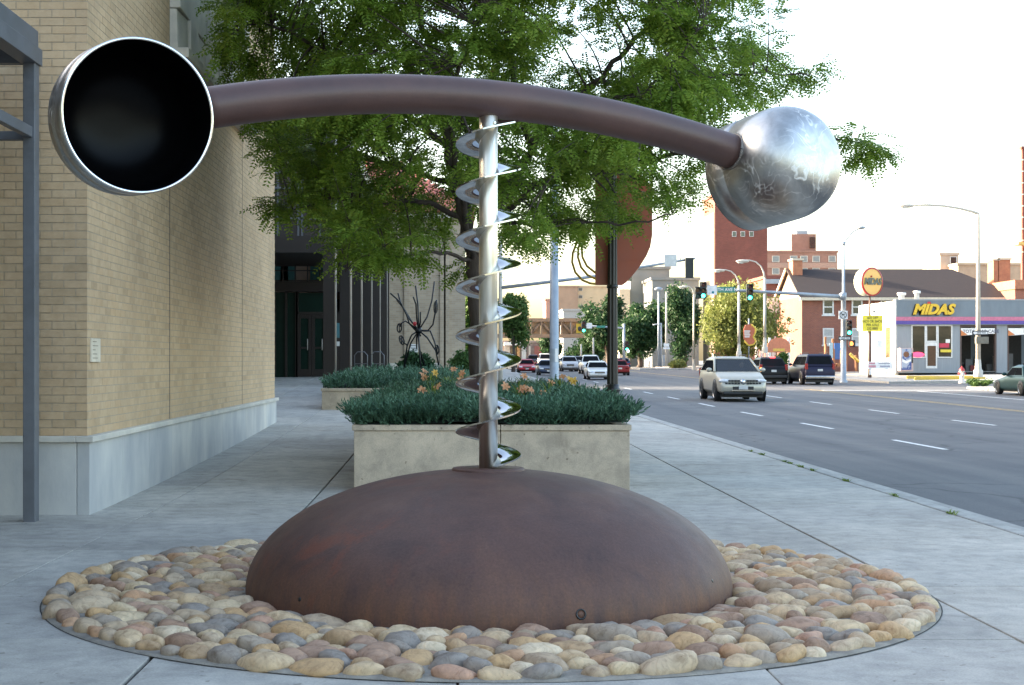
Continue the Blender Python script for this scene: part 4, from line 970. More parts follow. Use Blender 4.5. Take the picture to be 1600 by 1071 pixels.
# ---------------------------------------------------------------- leaf clump plants and far trees
def clump_tree(name, label, cat, px0, px1, py0, py1, pybase, Y, stops, n=2600, ls=.16, blobs=9, trunk_r=.16, trans=.3, droop=0., group=None, seed=1, depth=None, mname=None):
    r = np.random.default_rng(seed); x0, x1 = GX(px0, Y), GX(px1, Y); zt, zb2 = GZ(py0, Y), GZ(py1, Y); zg = GZ(pybase, Y)
    cx, cz = (x0+x1)/2, (zt+zb2)/2; rx, rz = (x1-x0)/2, (zt-zb2)/2; ry = depth or rx
    t = thing(name, (cx, Y, zg), label, cat, group)
    blobs = blobs+6; C = r.normal(0, 1, (blobs, 3)); C = nrm(C)*r.uniform(.35, .85, (blobs, 1)); C[0] = 0; BRr = r.uniform(.45, 1.15, blobs); BRr[0] = 1
    idx = r.integers(0, blobs, n); U = nrm(r.normal(0, 1, (n, 3))); rad = (.44*BRr[idx]*r.uniform(.25, 1.25, n))[:, None]
    Q = (C[idx]+U*rad*np.where(idx == 0, 1.3, 1)[:, None]); Q = Q*np.array([rx, ry, rz])*.95+np.array([cx, Y, cz]); Q[:, 2] -= droop*np.maximum(0, np.abs(Q[:, 0]-cx)/rx-.3)*rz*r.uniform(.2, 1, n)
    A = nrm(r.normal(0, 1, (n, 3))+np.array([0, 0, -.5*droop])); B = nrm(np.cross(A, r.normal(0, 1, (n, 3)))); s = ls*r.uniform(.6, 1.4, (n, 1)); V = []
    for k in range(3):
        of = r.normal(0, ls*.8, (n, 3)); a2 = nrm(A+r.normal(0, .5, (n, 3))); b2 = nrm(np.cross(a2, B+r.normal(0, .3, (n, 3))))
        c = Q+of; V.append(np.stack([c-a2*s, c+b2*s*.45, c+a2*s, c-b2*s*.45], 1))
    V = np.concatenate(V).reshape(-1, 3)-np.array(ORG[t.name])
    mm = MATS.get(mname or name+str(seed)) or leafmat(mname or name+str(seed), stops, trans, .6, 1.2/max(rx, .5))
    link_mesh('crown', np_mesh('crown', V, np.arange(len(V)).reshape(-1, 4), [mm]), t)
    if trunk_r:
        m = MB(); m.tube([(cx, Y, zg-.1), (cx+.05*rx, Y, zg+(zb2-zg)*.6), (cx, Y, zb2+.3*rz), (cx-.05*rx, Y, cz+.4*rz)], [trunk_r*1.2, trunk_r, trunk_r*.8, trunk_r*.3], 8)
        for k in range(min(6, blobs-1)):
            e = C[k+1]*np.array([rx, ry, rz])*.8+np.array([cx, Y, cz]); m.tube([(cx, Y, zb2+.1*rz), tuple((np.array([cx, Y, cz])+e)/2-np.array([0,0,.1*rz])), tuple(e)], [trunk_r*.55, trunk_r*.35, trunk_r*.12], 6)
        m.build('trunk', M_BARK, t)
    return t
G_DARK = [(.1, (.012,.036,.014)), (.5, (.028,.072,.026)), (.9, (.055,.115,.038))]
G_MID = [(.1, (.03,.07,.015)), (.5, (.065,.13,.03)), (.9, (.12,.19,.05))]
G_LITE = [(.1, (.09,.12,.025)), (.5, (.20,.225,.06)), (.9, (.30,.31,.10))]
clump_tree('round_shrub', 'clipped dark green shrub under the black metal sculpture', 'shrub', 618, 676, 552, 588, 588, 52, G_DARK, 1500, .07, 6, 0, seed=3)
clump_tree('round_shrub', 'low green hedge beside the tan hall corner', 'shrub', 694, 748, 553, 583, 583, 56, G_MID, 1800, .07, 8, 0, seed=4)
clump_tree('boundary_tree', 'green tree showing between the tan hall and the trunk', 'tree', 724, 764, 425, 570, 585, 84, G_MID, 2600, .16, 9, .14, seed=5)
# ---------------------------------------------------------------- black metal plant sculpture
ps = thing('metal_plant_sculpture', P(655, 590, 41), 'spidery black metal sculpture of stems and leaves in front of the hall', 'sculpture')
M_BLKM = mat('black_wrought_metal', (.014,.016,.018), .4, .4)
def pix(pt, dy=0): return P(600+pt[0]/5.95, 420+pt[1]/5.95, 41+dy)
hub = (322, 575)
stems = [[(180,950),(215,720),(255,620),hub],[(180,950),(250,690),hub],[(345,960),(325,700),hub],[(375,905),(335,760),(318,640),hub],[(510,900),(480,760),(400,640),hub],[(500,800),(470,680),(430,580),(380,580),hub],
         [(120,290),(190,380),(250,480),hub],[(60,230),(150,310),(210,430),(235,510),hub],[(130,230),(160,330),(230,460),hub],[(293,160),(315,330),(320,450),hub],[(272,265),(298,330),(305,470),hub],[(468,120),(445,300),(400,450),hub],
         [(488,290),(478,400),(455,520),(410,575),hub],[(150,540),(165,505),(200,488),(235,510),(290,570),hub],[(145,640),(185,690),(220,715)],[(338,405),(338,500),hub],[(305,745),(303,640),hub],[(340,630),hub]]
for i, s in enumerate(stems):
    k = len(s); MB().tube([pix(p, .5*math.sin(i*2.4)*(1-j/(k-1))) for j, p in enumerate(s)], .022, 7).build('stem', M_BLKM, ps)
for cx, cy, w, h, an in ((143,552,20,40,.1),(165,665,22,40,-.4),(480,360,14,55,.05),(495,750,16,38,-.2)):
    lf = [(cx+w*math.sin(t)*math.cos(an)+h*math.cos(t)*math.sin(an)*.6, cy-h*math.cos(t)) for t in np.linspace(0, 2*math.pi, 17)]
    MB().tube([pix(p) for p in lf], .022, 6, cap=False).build('leaf_loop', M_BLKM, ps)
    MB().tube([pix((cx, cy-h)), pix((cx, cy+h))], .014, 5).build('leaf_vein', M_BLKM, ps)
MB().sphere(pix(hub), .10).build('hub', M_BLKM, ps)
MB().sphere(pix((286, 513), -.1), .055, .04, .065).build('red_bloom', mat('red_enamel', (.5,.02,.03), .3), ps)
# ================================================================ poles near the tree
M_GALV = mat('galvanised_steel', (.33,.37,.41), .45, .35, col2=(.26,.29,.33), scale=3, rvar=.1)
M_CONCP = mat('pale_pole_paint', (.50,.46,.40), .6, col2=(.42,.39,.34), scale=3)
x = GX(866, 45); gp = thing('steel_light_pole', (x, 45, 0), 'thick grey galvanised pole with a paper sticker beyond the near planter', 'pole')
MB().lathe([(.22,-.1),(.22,.04),(.15,.06),(.15,.3),(.142,.32),(.115,9.5),(0,9.52)], (x, 45, 0), n=24).build('shaft', M_GALV, gp)
MB().lathe([(.1425,GZ(566,45)),(.1405,GZ(545,45))], (x, 45, 0), n=24).build('band', M_GALV, gp)
s_ = MB(); 
for k in range(5):
    t0, t1 = R(-85+8*k), R(-85+8*(k+1)); r_ = .1435
    s_.quad((x+r_*math.cos(t0),45+r_*math.sin(t0),GZ(566,45)), (x+r_*math.cos(t1),45+r_*math.sin(t1),GZ(566,45)), (x+r_*math.cos(t1),45+r_*math.sin(t1),GZ(545,45)), (x+r_*math.cos(t0),45+r_*math.sin(t0),GZ(545,45)))
s_.build('paper_sticker', M_WHITE, gp)
M_SIGBLK = mat('signal_housing', (.016,.02,.02), .5); M_SIGGRN = mat('signal_green', (.02,.35,.25), .3, em=(.05,1,.62), ems=2.2)
M_SIGRED = mat('signal_dark_red', (.09,.015,.012), .3); M_SIGAMB = mat('signal_dark_amber', (.10,.05,.012), .3); M_HAND = mat('signal_hand', (.5,.05,.01), .4, em=(1,.14,.03), ems=1.6)
def signal(t, c, h, lit=2, back=False, n=3, doors=True, order=('r','a','g')):
    """housing with n lenses centred at c, h tall, facing -y (or away)"""
    w = h*.40; s = -1 if not back else 1; y = c[1]
    b = MB().box(c[0]-w/2, c[0]+w/2, y-.09, y+.09, c[2]-h/2, c[2]+h/2).build('signal_head', M_SIGBLK, t, bevel=.02)
    for k in range(n):
        z = c[2]+h/2-h*(k+.5)/n; r = h/n*.36; col = {'r': M_SIGRED, 'a': M_SIGAMB, 'g': M_SIGGRN if lit == k else MATS['signal_dark_green']}[order[k]]
        MB().lathe([(r, 0), (r*.8, .015), (0, .03)], (c[0], y+s*.09, z), (0, s, 0), 16).build('lens', col, b)
        v = []; f_ = []
        for j in range(9):
            th = R(-20)+j*R(220)/8
            for d in (0, .2): v.append((c[0]+r*1.15*math.cos(th), y+s*(.09+d*(1-.25*abs(j-4)/4)), z+r*1.15*math.sin(th)))
        MB().add(v, [(2*j, 2*j+1, 2*j+3, 2*j+2) for j in range(8)], True).build('visor', M_SIGBLK, b)
    return b
mat('signal_dark_green', (.012,.06,.045), .3)
# signal mast seen from behind over the near lanes
mx, my = GX(782, 80), 80.; ms = thing('signal_mast', (mx, my, zroad(80)), 'traffic signal mast whose signal is seen from behind', 'traffic signal')
MB().tube([(mx, my, 0), (mx, my, 8.6)], [.13, .09], 14).build('pole', M_CONCP, ms)
e0, e1 = (mx, my, GZ(450, 80)), P(1086, 404, 80)
MB().tube([e0, P(930, 432, 80), P(1000, 418, 80), e1], [.1, .085, .07, .06], 12).build('mast_arm', M_GALV, ms)
signal(ms, P(1077, 419, 79.9), 1.1, back=True)
MB().box(GX(1038, 80), GX(1057, 80), my-.12, my-.10, GZ(417, 80), GZ(398, 80)).build('sign_back', mat('bare_aluminium', (.55,.56,.57), .4, .6), ms)
MB().tube([P(1063, 407, 80), P(1063, 399, 80)], .03, 6).build('camera_post', M_GALV, ms)
# ================================================================ right-hand signal mast at the corner
mx, my = GX(1318, 100), 100.; zg = zlot(mx, my)
mt_ = thing('corner_signal_mast', (mx, my, zg), 'tall grey traffic signal mast at the right corner with green lights', 'traffic signal')
MB().lathe([(.26,-.1),(.26,.05),(.19,.07),(.16,5.6),(.20,5.62),(.20,6.0),(.10,6.02),(.075,GZ(385,100)),(.07,GZ(383,100))], (mx, my, zg), n=20).build('pole', M_GALV, mt_)
MB().tube([P(1318, 384, 100), P(1322, 375, 100), P(1333, 362, 100), P(1346, 356, 100)], [.06, .05, .045, .04], 10).build('lamp_arm', M_GALV, mt_)
MB().sphere(P(1346, 356, 100), .28, .2, .11).build('lamp_head', M_GALV, mt_)
MB().sphere(P(1318, 381, 100), .15).build('pole_cap', M_GALV, mt_)
MB().tube([P(1317, 464, 100), P(1240, 459, 100), P(1170, 455, 100), P(1092, 452, 100)], [.13, .115, .1, .08], 12).build('mast_arm', M_GALV, mt_)
MB().lathe([(.21,-.2),(.21,.2)], P(1316, 463.5, 100), (0,0,1), 16, cap=True).build('arm_clamp', M_GALV, mt_)
for px, py in ((1098.5, 454), (1171.5, 457)): signal(mt_, P(px, py, 99.75), 1.12)
signal(mt_, P(1089.5, 458, 99.75), .82, lit=9, n=2, order=('a','g'))
signal(mt_, P(1326.5, 512.5, 99.7), 1.0)
def board(t, px0, px1, py0, py1, Y, m, name, th=.02): return MB().box(GX(px0, Y), GX(px1, Y), Y, Y+th, GZ(py1, Y), GZ(py0, Y)).build(name, m, t)
M_SIGNG = mat('street_sign_green', (.02,.20,.16), .4); M_SIGNW = mat('sign_white', (.74,.75,.76), .45)
b_ = board(mt_, 1121, 1149, 448.5, 457.5, 99.78, M_SIGNG, 'street_name_sign')
text('sign_lettering', '4TH AVE N', .30, M_SIGNW, b_, P(1135, 453, 99.77), extrude=.003, bold=.006)
b_ = board(mt_, 1105, 1120, 446, 461, 99.78, M_SIGNW, 'lane_sign'); MB().lathe([(.085,0),(.085,.006),(0,.006)], P(1114, 457, 99.775), (0,-1,0), 16).build('dot', mat('sign_teal', (.03,.25,.3), .5), b_)
# no-turn sign: square plate, ring, arrow and bar
b_ = board(mt_, 1310.5, 1324.5, 486, 499, 99.7, M_SIGNW, 'no_turn_sign'); c = P(1317.5, 492.5, 99.69)
M_INK = mat('sign_ink', (.03,.03,.035), .5)
MB().lathe([(.24,0),(.24,.006),(.195,.006),(.195,0)], c, (0,-1,0), 28).build('ring', M_INK, b_)
a_ = MB(); a_.box(c.x-.10, c.x-.055, c.y-.006, c.y, c.z-.12, c.z+.05); a_.box(c.x-.10, c.x+.06, c.y-.007, c.y-.001, c.z+.03, c.z+.075); a_.prism([(c.x+.05,c.z-.01),(c.x+.13,c.z+.055),(c.x+.05,c.z+.12)], c.y-.007, c.y-.001); a_.build('arrow', M_INK, b_)
a_ = MB(); a_.prism([(c.x-.17,c.z+.14),(c.x-.14,c.z+.17),(c.x+.17,c.z-.14),(c.x+.14,c.z-.17)], c.y-.012, c.y-.007); a_.build('bar', M_INK, b_)
def oneway(t, px0, px1, py0, py1, Y):
    b = board(t, px0, px1, py0, py1, Y, M_INK, 'one_way_sign'); x0, x1, z0, z1 = GX(px0, Y), GX(px1, Y), GZ(py1, Y), GZ(py0, Y); w = x1-x0; h = z1-z0; zc = (z0+z1)/2
    MB().prism([(x0+w*.04, zc), (x0+w*.2, zc+h*.42), (x0+w*.2, zc+h*.25), (x1-w*.04, zc+h*.25), (x1-w*.04, zc-h*.25), (x0+w*.2, zc-h*.25), (x0+w*.2, zc-h*.42)][::-1], Y-.006, Y-.001).build('arrow', M_SIGNW, b)
    text('sign_lettering', 'ONE WAY', h*.42, M_INK, b, (x0+w*.58, Y-.008, zc), extrude=.002, bold=.004)
oneway(mt_, 1310, 1329, 525.5, 532, 99.66)
b_ = MB().cbox(P(1331, 537, 99.7), .42, .25, .46).build('walk_signal', M_SIGBLK, mt_, bevel=.02)
c = P(1330.5, 537, 99.56)
h_ = MB().box(c.x-.09, c.x+.08, c.y-.01, c.y, c.z-.14, c.z+.0)
for k in range(4): h_.box(c.x-.09+k*.044, c.x-.056+k*.044, c.y-.01, c.y, c.z+.0, c.z+.11+(.03 if k in (1, 2) else 0))
h_.box(c.x+.08, c.x+.12, c.y-.01, c.y, c.z-.08, c.z+.03); h_.build('hand_symbol', M_HAND, b_)
# ---------------------------------------------------------------- cobra-head street lamps
def street_lamp(px, py0, pyb, pxh, pyh, Y, label, m=M_CONCP, r=.11, bend=None):
    zb_ = GZ(pyb, Y); x = GX(px, Y); t = thing('street_lamp', (x, Y, zb_), label, 'street lamp', 'cobra-head street lamps')
    MB().lathe([(r*1.8,-.05),(r*1.8,.35),(r*1.3,.4),(r,1.0)], (x, Y, zb_), n=16).build('base', m, t)
    top = GZ(py0, Y); s = 1 if pxh > px else -1; w = abs(GX(pxh, Y)-x)
    if bend: cv = [(x, Y, zb_+.9), (x, Y, top-.3), (x, Y, top)]; ar = [(x, Y, top-.05)]+[P(a, b, Y) for a, b in bend]
    else: cv = [(x, Y, zb_+.9), (x, Y, top-w*.75)]; ar = [(x, Y, top-w*.75), (x+s*w*.05, Y, top-w*.5), (x+s*w*.17, Y, top-w*.25), (x+s*w*.38, Y, top-w*.07), (x+s*w*.65, Y, top), (x+s*w, Y, top)]
    MB().tube(cv, [r, r*.75] if len(cv) == 2 else [r, r*.62, r*.6], 12).build('pole', m, t)
    MB().tube(ar, [r*.6, r*.5]+[r*.42]*(len(ar)-2), 10).build('arm', m, t)
    hx, hz = GX(pxh, Y), GZ(pyh, Y)
    MB().sphere((hx-s*.10, Y, hz), .46, .17, .12).build('lamp_head', m, t)
    MB().sphere((hx+s*.02, Y, hz-.07), .24, .13, .10).build('lens', mat('lamp_lens', (.7,.7,.66), .15), t)
    return t
street_lamp(1195, 407, 551, 1158, 408.5, 100, 'pale street lamp arching over the street right of the willow tree', bend=None)
street_lamp(1154.5, 422, 557, 1122, 423, 116, 'pale street lamp arching over the willow tree', r=.115)
street_lamp(1084, 447, 578, 1066, 449, 140, 'pale street lamp left of the lit red tower', r=.11)
street_lamp(1528.5, 333, 588, 1414, 322, 88, 'tall pale street lamp in front of the repair shop', r=.15, bend=[(1520,331),(1500,326),(1475,322),(1450,320.5),(1425,320.5)])
t = bpy.data.objects['street_lamp.003']
oneway(t, 1519, 1544, 517, 524, 87.6)
b_ = MB().cbox(P(1534, 532, 87.6), .75, .25, .42).build('walk_signal_back', mat('aged_housing', (.16,.15,.12), .6), t, bevel=.02)
# ================================================================ muffler and brake shop
MY = 120.; X0 = GX(1400, MY); zf = GZ(581, MY); Zt = lambda py: GZ(py, MY)
sh = thing('repair_shop', (X0, MY, zf), 'single storey blue-grey car repair shop with yellow lettering', 'building')
M_SHOP = mat('shop_blue_grey', (.155,.19,.22), .7, col2=(.135,.165,.195), scale=2, stretch=(1,1,.3)); M_SHOPW = mat('shop_lower_wall', (.26,.285,.305), .75, col2=(.23,.25,.27), scale=2, stretch=(3,1,.3))
M_SHOPL = mat('shop_white_side', (.70,.67,.60), .75, scale=2)
X1 = GX(1760, MY); YB = 131.2
MB().box(X0, X1, YB-.3, YB, zf, Zt(470)).build('back_wall', M_SHOPW, sh)
MB().box(X0, X0+.3, MY+.31, YB-.31, zf-.3, Zt(470)).build('side_wall', M_SHOPL, sh)
MB().box(X0-.02, X1, MY+.32, YB, Zt(473), Zt(471.5)).build('roof', mat('shop_roof', (.3,.3,.3), .9), sh)
FX = lambda px: GX(px, MY)
def wall(px0, px1, py0, py1): MB().box(FX(px0), FX(px1), MY, MY+.3, Zt(py1), Zt(py0)).build('front_wall', M_SHOPW, sh)
wall(1400, 1424, 508, 583); wall(1424, 1447, 560, 583); wall(1464.5, 1488, 560, 583); wall(1488, 1500, 508, 583); wall(1557, 1574, 508, 583); wall(1640, 1760, 508, 583)
MB().box(X0-.06, X1, MY-.22, MY+.35, Zt(508), Zt(470)).build('fascia', M_SHOP, sh)
MB().box(X0-.09, X1, MY-.25, MY+.40, Zt(470), Zt(468)).build('parapet_cap', M_SHOPW, sh)
MB().box(X0-.08, X1, MY-.235, MY-.221, Zt(501.5), Zt(495.5)).build('pink_stripe', mat('stripe_pink', (.50,.15,.24), .5), sh)
MB().box(X0-.08, X1, MY-.235, MY-.221, Zt(507), Zt(501.6)).build('purple_stripe', mat('stripe_purple', (.09,.06,.30), .5), sh)
M_MYEL = mat('midas_yellow', (.72,.47,.03), .45); M_REDD = mat('midas_red_dot', (.45,.03,.03), .4)
lt = text('shop_lettering', 'MIDAS', 1.12, M_MYEL, sh, (FX(1456), MY-.32, Zt(484.5)), extrude=.07, shear=.30, bold=.055, sx=1.0)
lt2 = text('lettering_backing', 'MIDAS', 1.12, M_BLACK, sh, (FX(1454.6), MY-.25, Zt(485.4)), extrude=.02, shear=.30, bold=.085, sx=1.0)
MB().sphere((FX(1450), MY-.3, Zt(474.5)), .17, .06, .14).build('red_dot', M_REDD, sh)
# shop windows and door
M_FRAME = mat('white_frame', (.70,.70,.68), .4)
def win(px0, px1, py0, py1):
    fr = MB(); w = .09; x0, x1, z0, z1 = FX(px0), FX(px1), Zt(py1), Zt(py0)
    fr.box(x0, x0+w, MY-.03, MY+.1, z0, z1); fr.box(x1-w, x1, MY-.03, MY+.1, z0, z1); fr.box(x0+w, x1-w, MY-.03, MY+.1, z0, z0+w); fr.box(x0+w, x1-w, MY-.03, MY+.1, z1-w, z1)
    f_ = fr.build('window', M_FRAME, sh); MB().box(x0+w, x1-w, MY+.04, MY+.06, z0+w, z1-w).build('pane', mat('shop_glass', (.075,.06,.04), .06, spec=.5, col2=(.03,.028,.02), scale=.8), f_); return f_
w1 = win(1424, 1446.5, 508, 559.5); w2 = win(1464.8, 1488, 508, 559.5); win(1446.8, 1464.5, 508, 534.5)
d_ = MB(); x0, x1, z0, z1 = FX(1447), FX(1464.3), Zt(576), Zt(535); w = .1
d_.box(x0, x0+w, MY-.02, MY+.08, z0, z1); d_.box(x1-w, x1, MY-.02, MY+.08, z0, z1); d_.box(x0+w, x1-w, MY-.02, MY+.08, z1-.3, z1); d_.box(x0+w, x1-w, MY-.02, MY+.08, z0, z0+.2)
d_ = d_.build('door', M_FRAME, sh); MB().box(x0+w, x1-w, MY+.02, MY+.05, z0+.2, z1-.3).build('pane', mat('door_glass', (.10,.055,.035), .1), d_)
MB().box(FX(1446.5), FX(1464.8), MY-.01, MY+.3, Zt(583), Zt(576.2)).build('door_step', M_SHOPW, sh)
c = Vector((FX(1433.5), MY-.04, Zt(554.5))); MB().sphere(c, .55, .03, .22).build('neon_sign', mat('neon_red', (.5,.02,.08), .4, em=(1,.05,.12), ems=.5), w1)
c = Vector((FX(1475), MY-.04, Zt(540))); MB().cbox(c, .8, .04, .35).build('poster', mat('poster_red', (.5,.03,.07), .4), w2); MB().cbox(c+Vector((.15, -.01, -.45)), .9, .03, .22).build('poster', mat('poster_yellow', (.7,.55,.05), .4), w2)
MB().cbox(c+Vector((.3, 0, .35)), .35, .04, .3).build('poster', M_WHITE, w2)
# service bays with banners and clutter inside
for px0, px1, s in ((1500, 1557, 'TOTAL CAR CARE'), (1574, 1640, 'BRAKES')):
    MB().box(FX(px0), FX(px1), MY+6, MY+6.2, zf, Zt(508)).build('bay_back_wall', mat('bay_dark', (.05,.045,.04), .8), sh)
    fr = MB(); fr.box(FX(px0), FX(px0)+.12, MY-.02, MY+.29, Zt(580), Zt(508.2)); fr.box(FX(px1)-.12, FX(px1), MY-.02, MY+.29, Zt(580), Zt(508.2)); fr.box(FX(px0)+.12, FX(px1)-.12, MY-.02, MY+.29, Zt(511), Zt(508.2)); fr.build('bay_frame', mat('bay_frame_brown', (.09,.06,.05), .6), sh)
    bn = thing('bay_banner', (FX(px0+27), MY-.05, Zt(525)), 'white curved banner reading %s across a service bay' % s, 'banner', 'service bay banners')
    x0, x1 = FX(px0+1), FX(px1-3); poly = [(x0, Zt(513)), (x0, Zt(525))]+[(x0+(x1-x0)*u, Zt(525-3.2*math.sin(u*1.55))) for u in np.linspace(.1, 1, 8)]+[(x1, Zt(513))]
    MB().prism(poly, MY-.06, MY-.045).build('cloth', M_WHITE, bn)
    MB().prism([(x0, Zt(516)), (x0, Zt(525)), (x0+.55, Zt(523.5))], MY-.068, MY-.062).build('flame', mat('banner_orange', (.6,.2,.06), .5), bn)
    text('banner_lettering', s, .36, mat('banner_ink', (.10,.11,.16), .5), bn, ((x0+x1)/2+.25, MY-.066, Zt(518.2)), extrude=.003, bold=.008)
    for i in range(7):
        xx = random.uniform(FX(px0)+.3, FX(px1)-.3); hh = random.uniform(.5, 1.5); MB().cbox((xx, MY+random.uniform(2, 5), zf+hh/2), random.uniform(.3, .7), .4, hh).build('tool_cabinet', random.choice((mat('tool_red', (.25,.03,.03), .4), mat('tool_grey', (.14,.14,.14), .5), mat('tool_pale', (.3,.28,.24), .5))), sh)
MB().box(X0+.3, X1, MY+.3, MY+6, zf-.02, zf+.01).build('floor', M_LOT, sh)
x_ = GX(1372+12, 126)  # tall dark slot window on the white side wall
ya, yb = X0*F/(1391-VX), X0*F/(1384-VX)
MB().box(X0-.012, X0-.002, ya, yb, GZ(559, 122), GZ(512, 122)).build('side_window', mat('side_window_glass', (.16,.11,.05), .2), sh)
for i, (px, py, h, r) in enumerate(((1435, 466, .55, .2), (1411, 467, .4, .24))):
    c = Vector((FX(px)*1.03, MY+4, Zt(470)))
    MB().lathe([(r, -.3), (r, h+.2), (r*1.5, h+.22), (r*1.5, h+.42), (0, h+.46)], c, n=14).build('roof_vent', M_WHITE, sh)
# vending machine
vm = thing('vending_machine', (FX(1416), MY-1.2, zf), 'soft drink vending machine beside the shop window', 'vending machine')
YV = MY-1.3; gx = lambda p: GX(p, YV)
MB().box(gx(1407), gx(1427), YV, YV+.8, zf+.05, zf+1.9).build('cabinet', mat('vending_side', (.5,.36,.33), .5), vm, bevel=.03)
MB().box(gx(1408.4), gx(1424), YV-.02, YV-.001, zf+.15, zf+1.86).build('front_panel', mat('vending_print', (.32,.36,.45), .35, col2=(.03,.06,.22), scale=2.2, lo=.45, hi=.52), vm)
MB().sphere((gx(1416), YV-.022, zf+1.4), .24, .012, .24).build('printed_ball', mat('vending_ball', (.18,.07,.03), .4), vm)
MB().prism([(gx(1409.5), zf+1.05), (gx(1409.5), zf+.8), (gx(1416), zf+.66), (gx(1423), zf+.85), (gx(1423), zf+1.02), (gx(1416), zf+.88)], YV-.03, YV-.021).build('printed_swoosh', M_WHITE, vm)
MB().box(gx(1424.2), gx(1426.6), YV-.02, YV-.001, zf+.7, zf+1.5).build('coin_panel', M_BLACK, vm)
# round pole sign
sy = 112.; sx_ = GX(1359, sy); szg = zlot(sx_, sy)
rs = thing('round_pole_sign', (sx_, sy, szg), 'round orange drum sign on a pole left of the repair shop', 'sign')
MB().tube([(sx_, sy, szg), (sx_, sy, GZ(500, sy))], .14, 12).build('pole', mat('sign_pole_rust', (.12,.075,.06), .6), rs); MB().tube([(sx_, sy, GZ(501, sy)), (sx_, sy, GZ(462, sy))], .075, 12).build('pole', mat('sign_pole_rust', (.12,.075,.06), .6), rs)
ax = Vector((.48, -.87, 0)).normalized(); c = P(1355.5, 441, sy); rr = 1.05
drum = MB().lathe([(0,-.42),(rr*.93,-.42),(rr,-.36),(rr,.36),(rr*.98,.42)], c, ax, 40).build('drum', mat('drum_side', (.52,.52,.42), .5, col2=(.42,.44,.36)), rs)
MB().lathe([(rr*.98,.40),(rr*1.03,.42),(rr*1.03,.52),(rr*.93,.54)], c, ax, 40).build('red_rim', mat('sign_red', (.45,.03,.03), .4), rs)
MB().lathe([(rr*.935,.50),(0,.52)], c, ax, 40).build('face', mat('sign_orange', (.80,.47,.13), .4, col2=(.76,.42,.10), scale=1), rs)
M_MGREY = mat('sign_letter_grey', (.13,.14,.11), .5)
text('sign_lettering', 'MIDAS', .68, M_MGREY, rs, c+ax*.56+Vector((0,0,.0)), rotz=math.atan2(ax.x, -ax.y), extrude=.02, shear=.22, bold=.028, sx=.86)
MB().sphere(c+ax*.56+Vector((-.12,-.05,.40)), .07).build('red_dot', M_REDD, rs)
MB().lathe([(.08,0),(.08,.14),(.0,.2)], c+Vector((.05,0,rr)), n=10).build('top_fitting', M_GALV, rs)
# yellow reader board on the same pole
rb = thing('reader_board', (sx_, sy-.2, GZ(518, sy)), 'yellow price reader board on the sign pole', 'sign')
by = sy-.25; MB().box(GX(1348, by), GX(1379, by), by, by+.12, GZ(518, by), GZ(493, by)).build('panel', mat('reader_yellow', (.78,.66,.05), .5), rb, bevel=.01)
MB().hexa([(GX(1339.5,by+1.0),by+1.0,GZ(517,by+1)),(GX(1348,by)-.002,by,GZ(518,by)),(GX(1348,by)-.002,by+.12,GZ(518,by)),(GX(1339.5,by+1.0),by+1.1,GZ(517,by+1)),
           (GX(1339.5,by+1.0),by+1.0,GZ(494,by+1)),(GX(1348,by)-.002,by,GZ(493,by)),(GX(1348,by)-.002,by+.12,GZ(493,by)),(GX(1339.5,by+1.0),by+1.1,GZ(494,by+1))]).build('side_panel', mat('reader_side', (.22,.23,.17), .6), rb)
for i, s in enumerate(('$25 OFF', 'PADS OR SHOES', 'PER AXLE', '252 8881')): text('reader_lettering', s, .27, mat('reader_ink', (.10,.09,.02), .6), rb, P(1363.5, 497+5.6*i, by-.012), extrude=.002, bold=.003, sx=.84)
MB().sphere(P(1366, 487, sy), .12).build('flood_lamp', M_GALV, rb)
# low white sign board
lb = thing('low_sign_board', P(1375, 583, 110), 'low white notice board with pink print on two legs', 'sign')
ly = 110.; MB().box(GX(1356, ly), GX(1394, ly), ly, ly+.1, GZ(577, ly), GZ(565.5, ly)).build('panel', M_SIGNW, lb)
for px in (1360, 1392): MB().box(GX(px, ly)-.05, GX(px, ly)+.05, ly+.02, ly+.08, GZ(586, ly), GZ(577, ly)).build('leg', M_SIGNW, lb)
pk = mat('print_pink', (.5,.12,.18), .6); gp_ = mat('print_grey', (.2,.2,.3), .6)
for (a, b, q, r_, m_) in ((1358,1368,566.8,569.5,pk),(1357.5,1369,571,574.5,pk),(1373,1392,567.3,569,gp_),(1375,1391,571.5,574,gp_)):
    n_ = int((b-a)/1.6)
    for i in range(n_): MB().box(GX(a+i*1.6, ly), GX(a+i*1.6+1.1, ly), ly-.008, ly-.001, GZ(r_, ly), GZ(q, ly)).build('print_mark', m_, lb)
MB().box(GX(1348.5, 122), GX(1357, 122), 118, 118.03, GZ(544, 118), GZ(531.5, 118)).build('shop_notice', M_SIGNW, None, label='small white notice fixed by the white side wall of the shop', cat='sign')
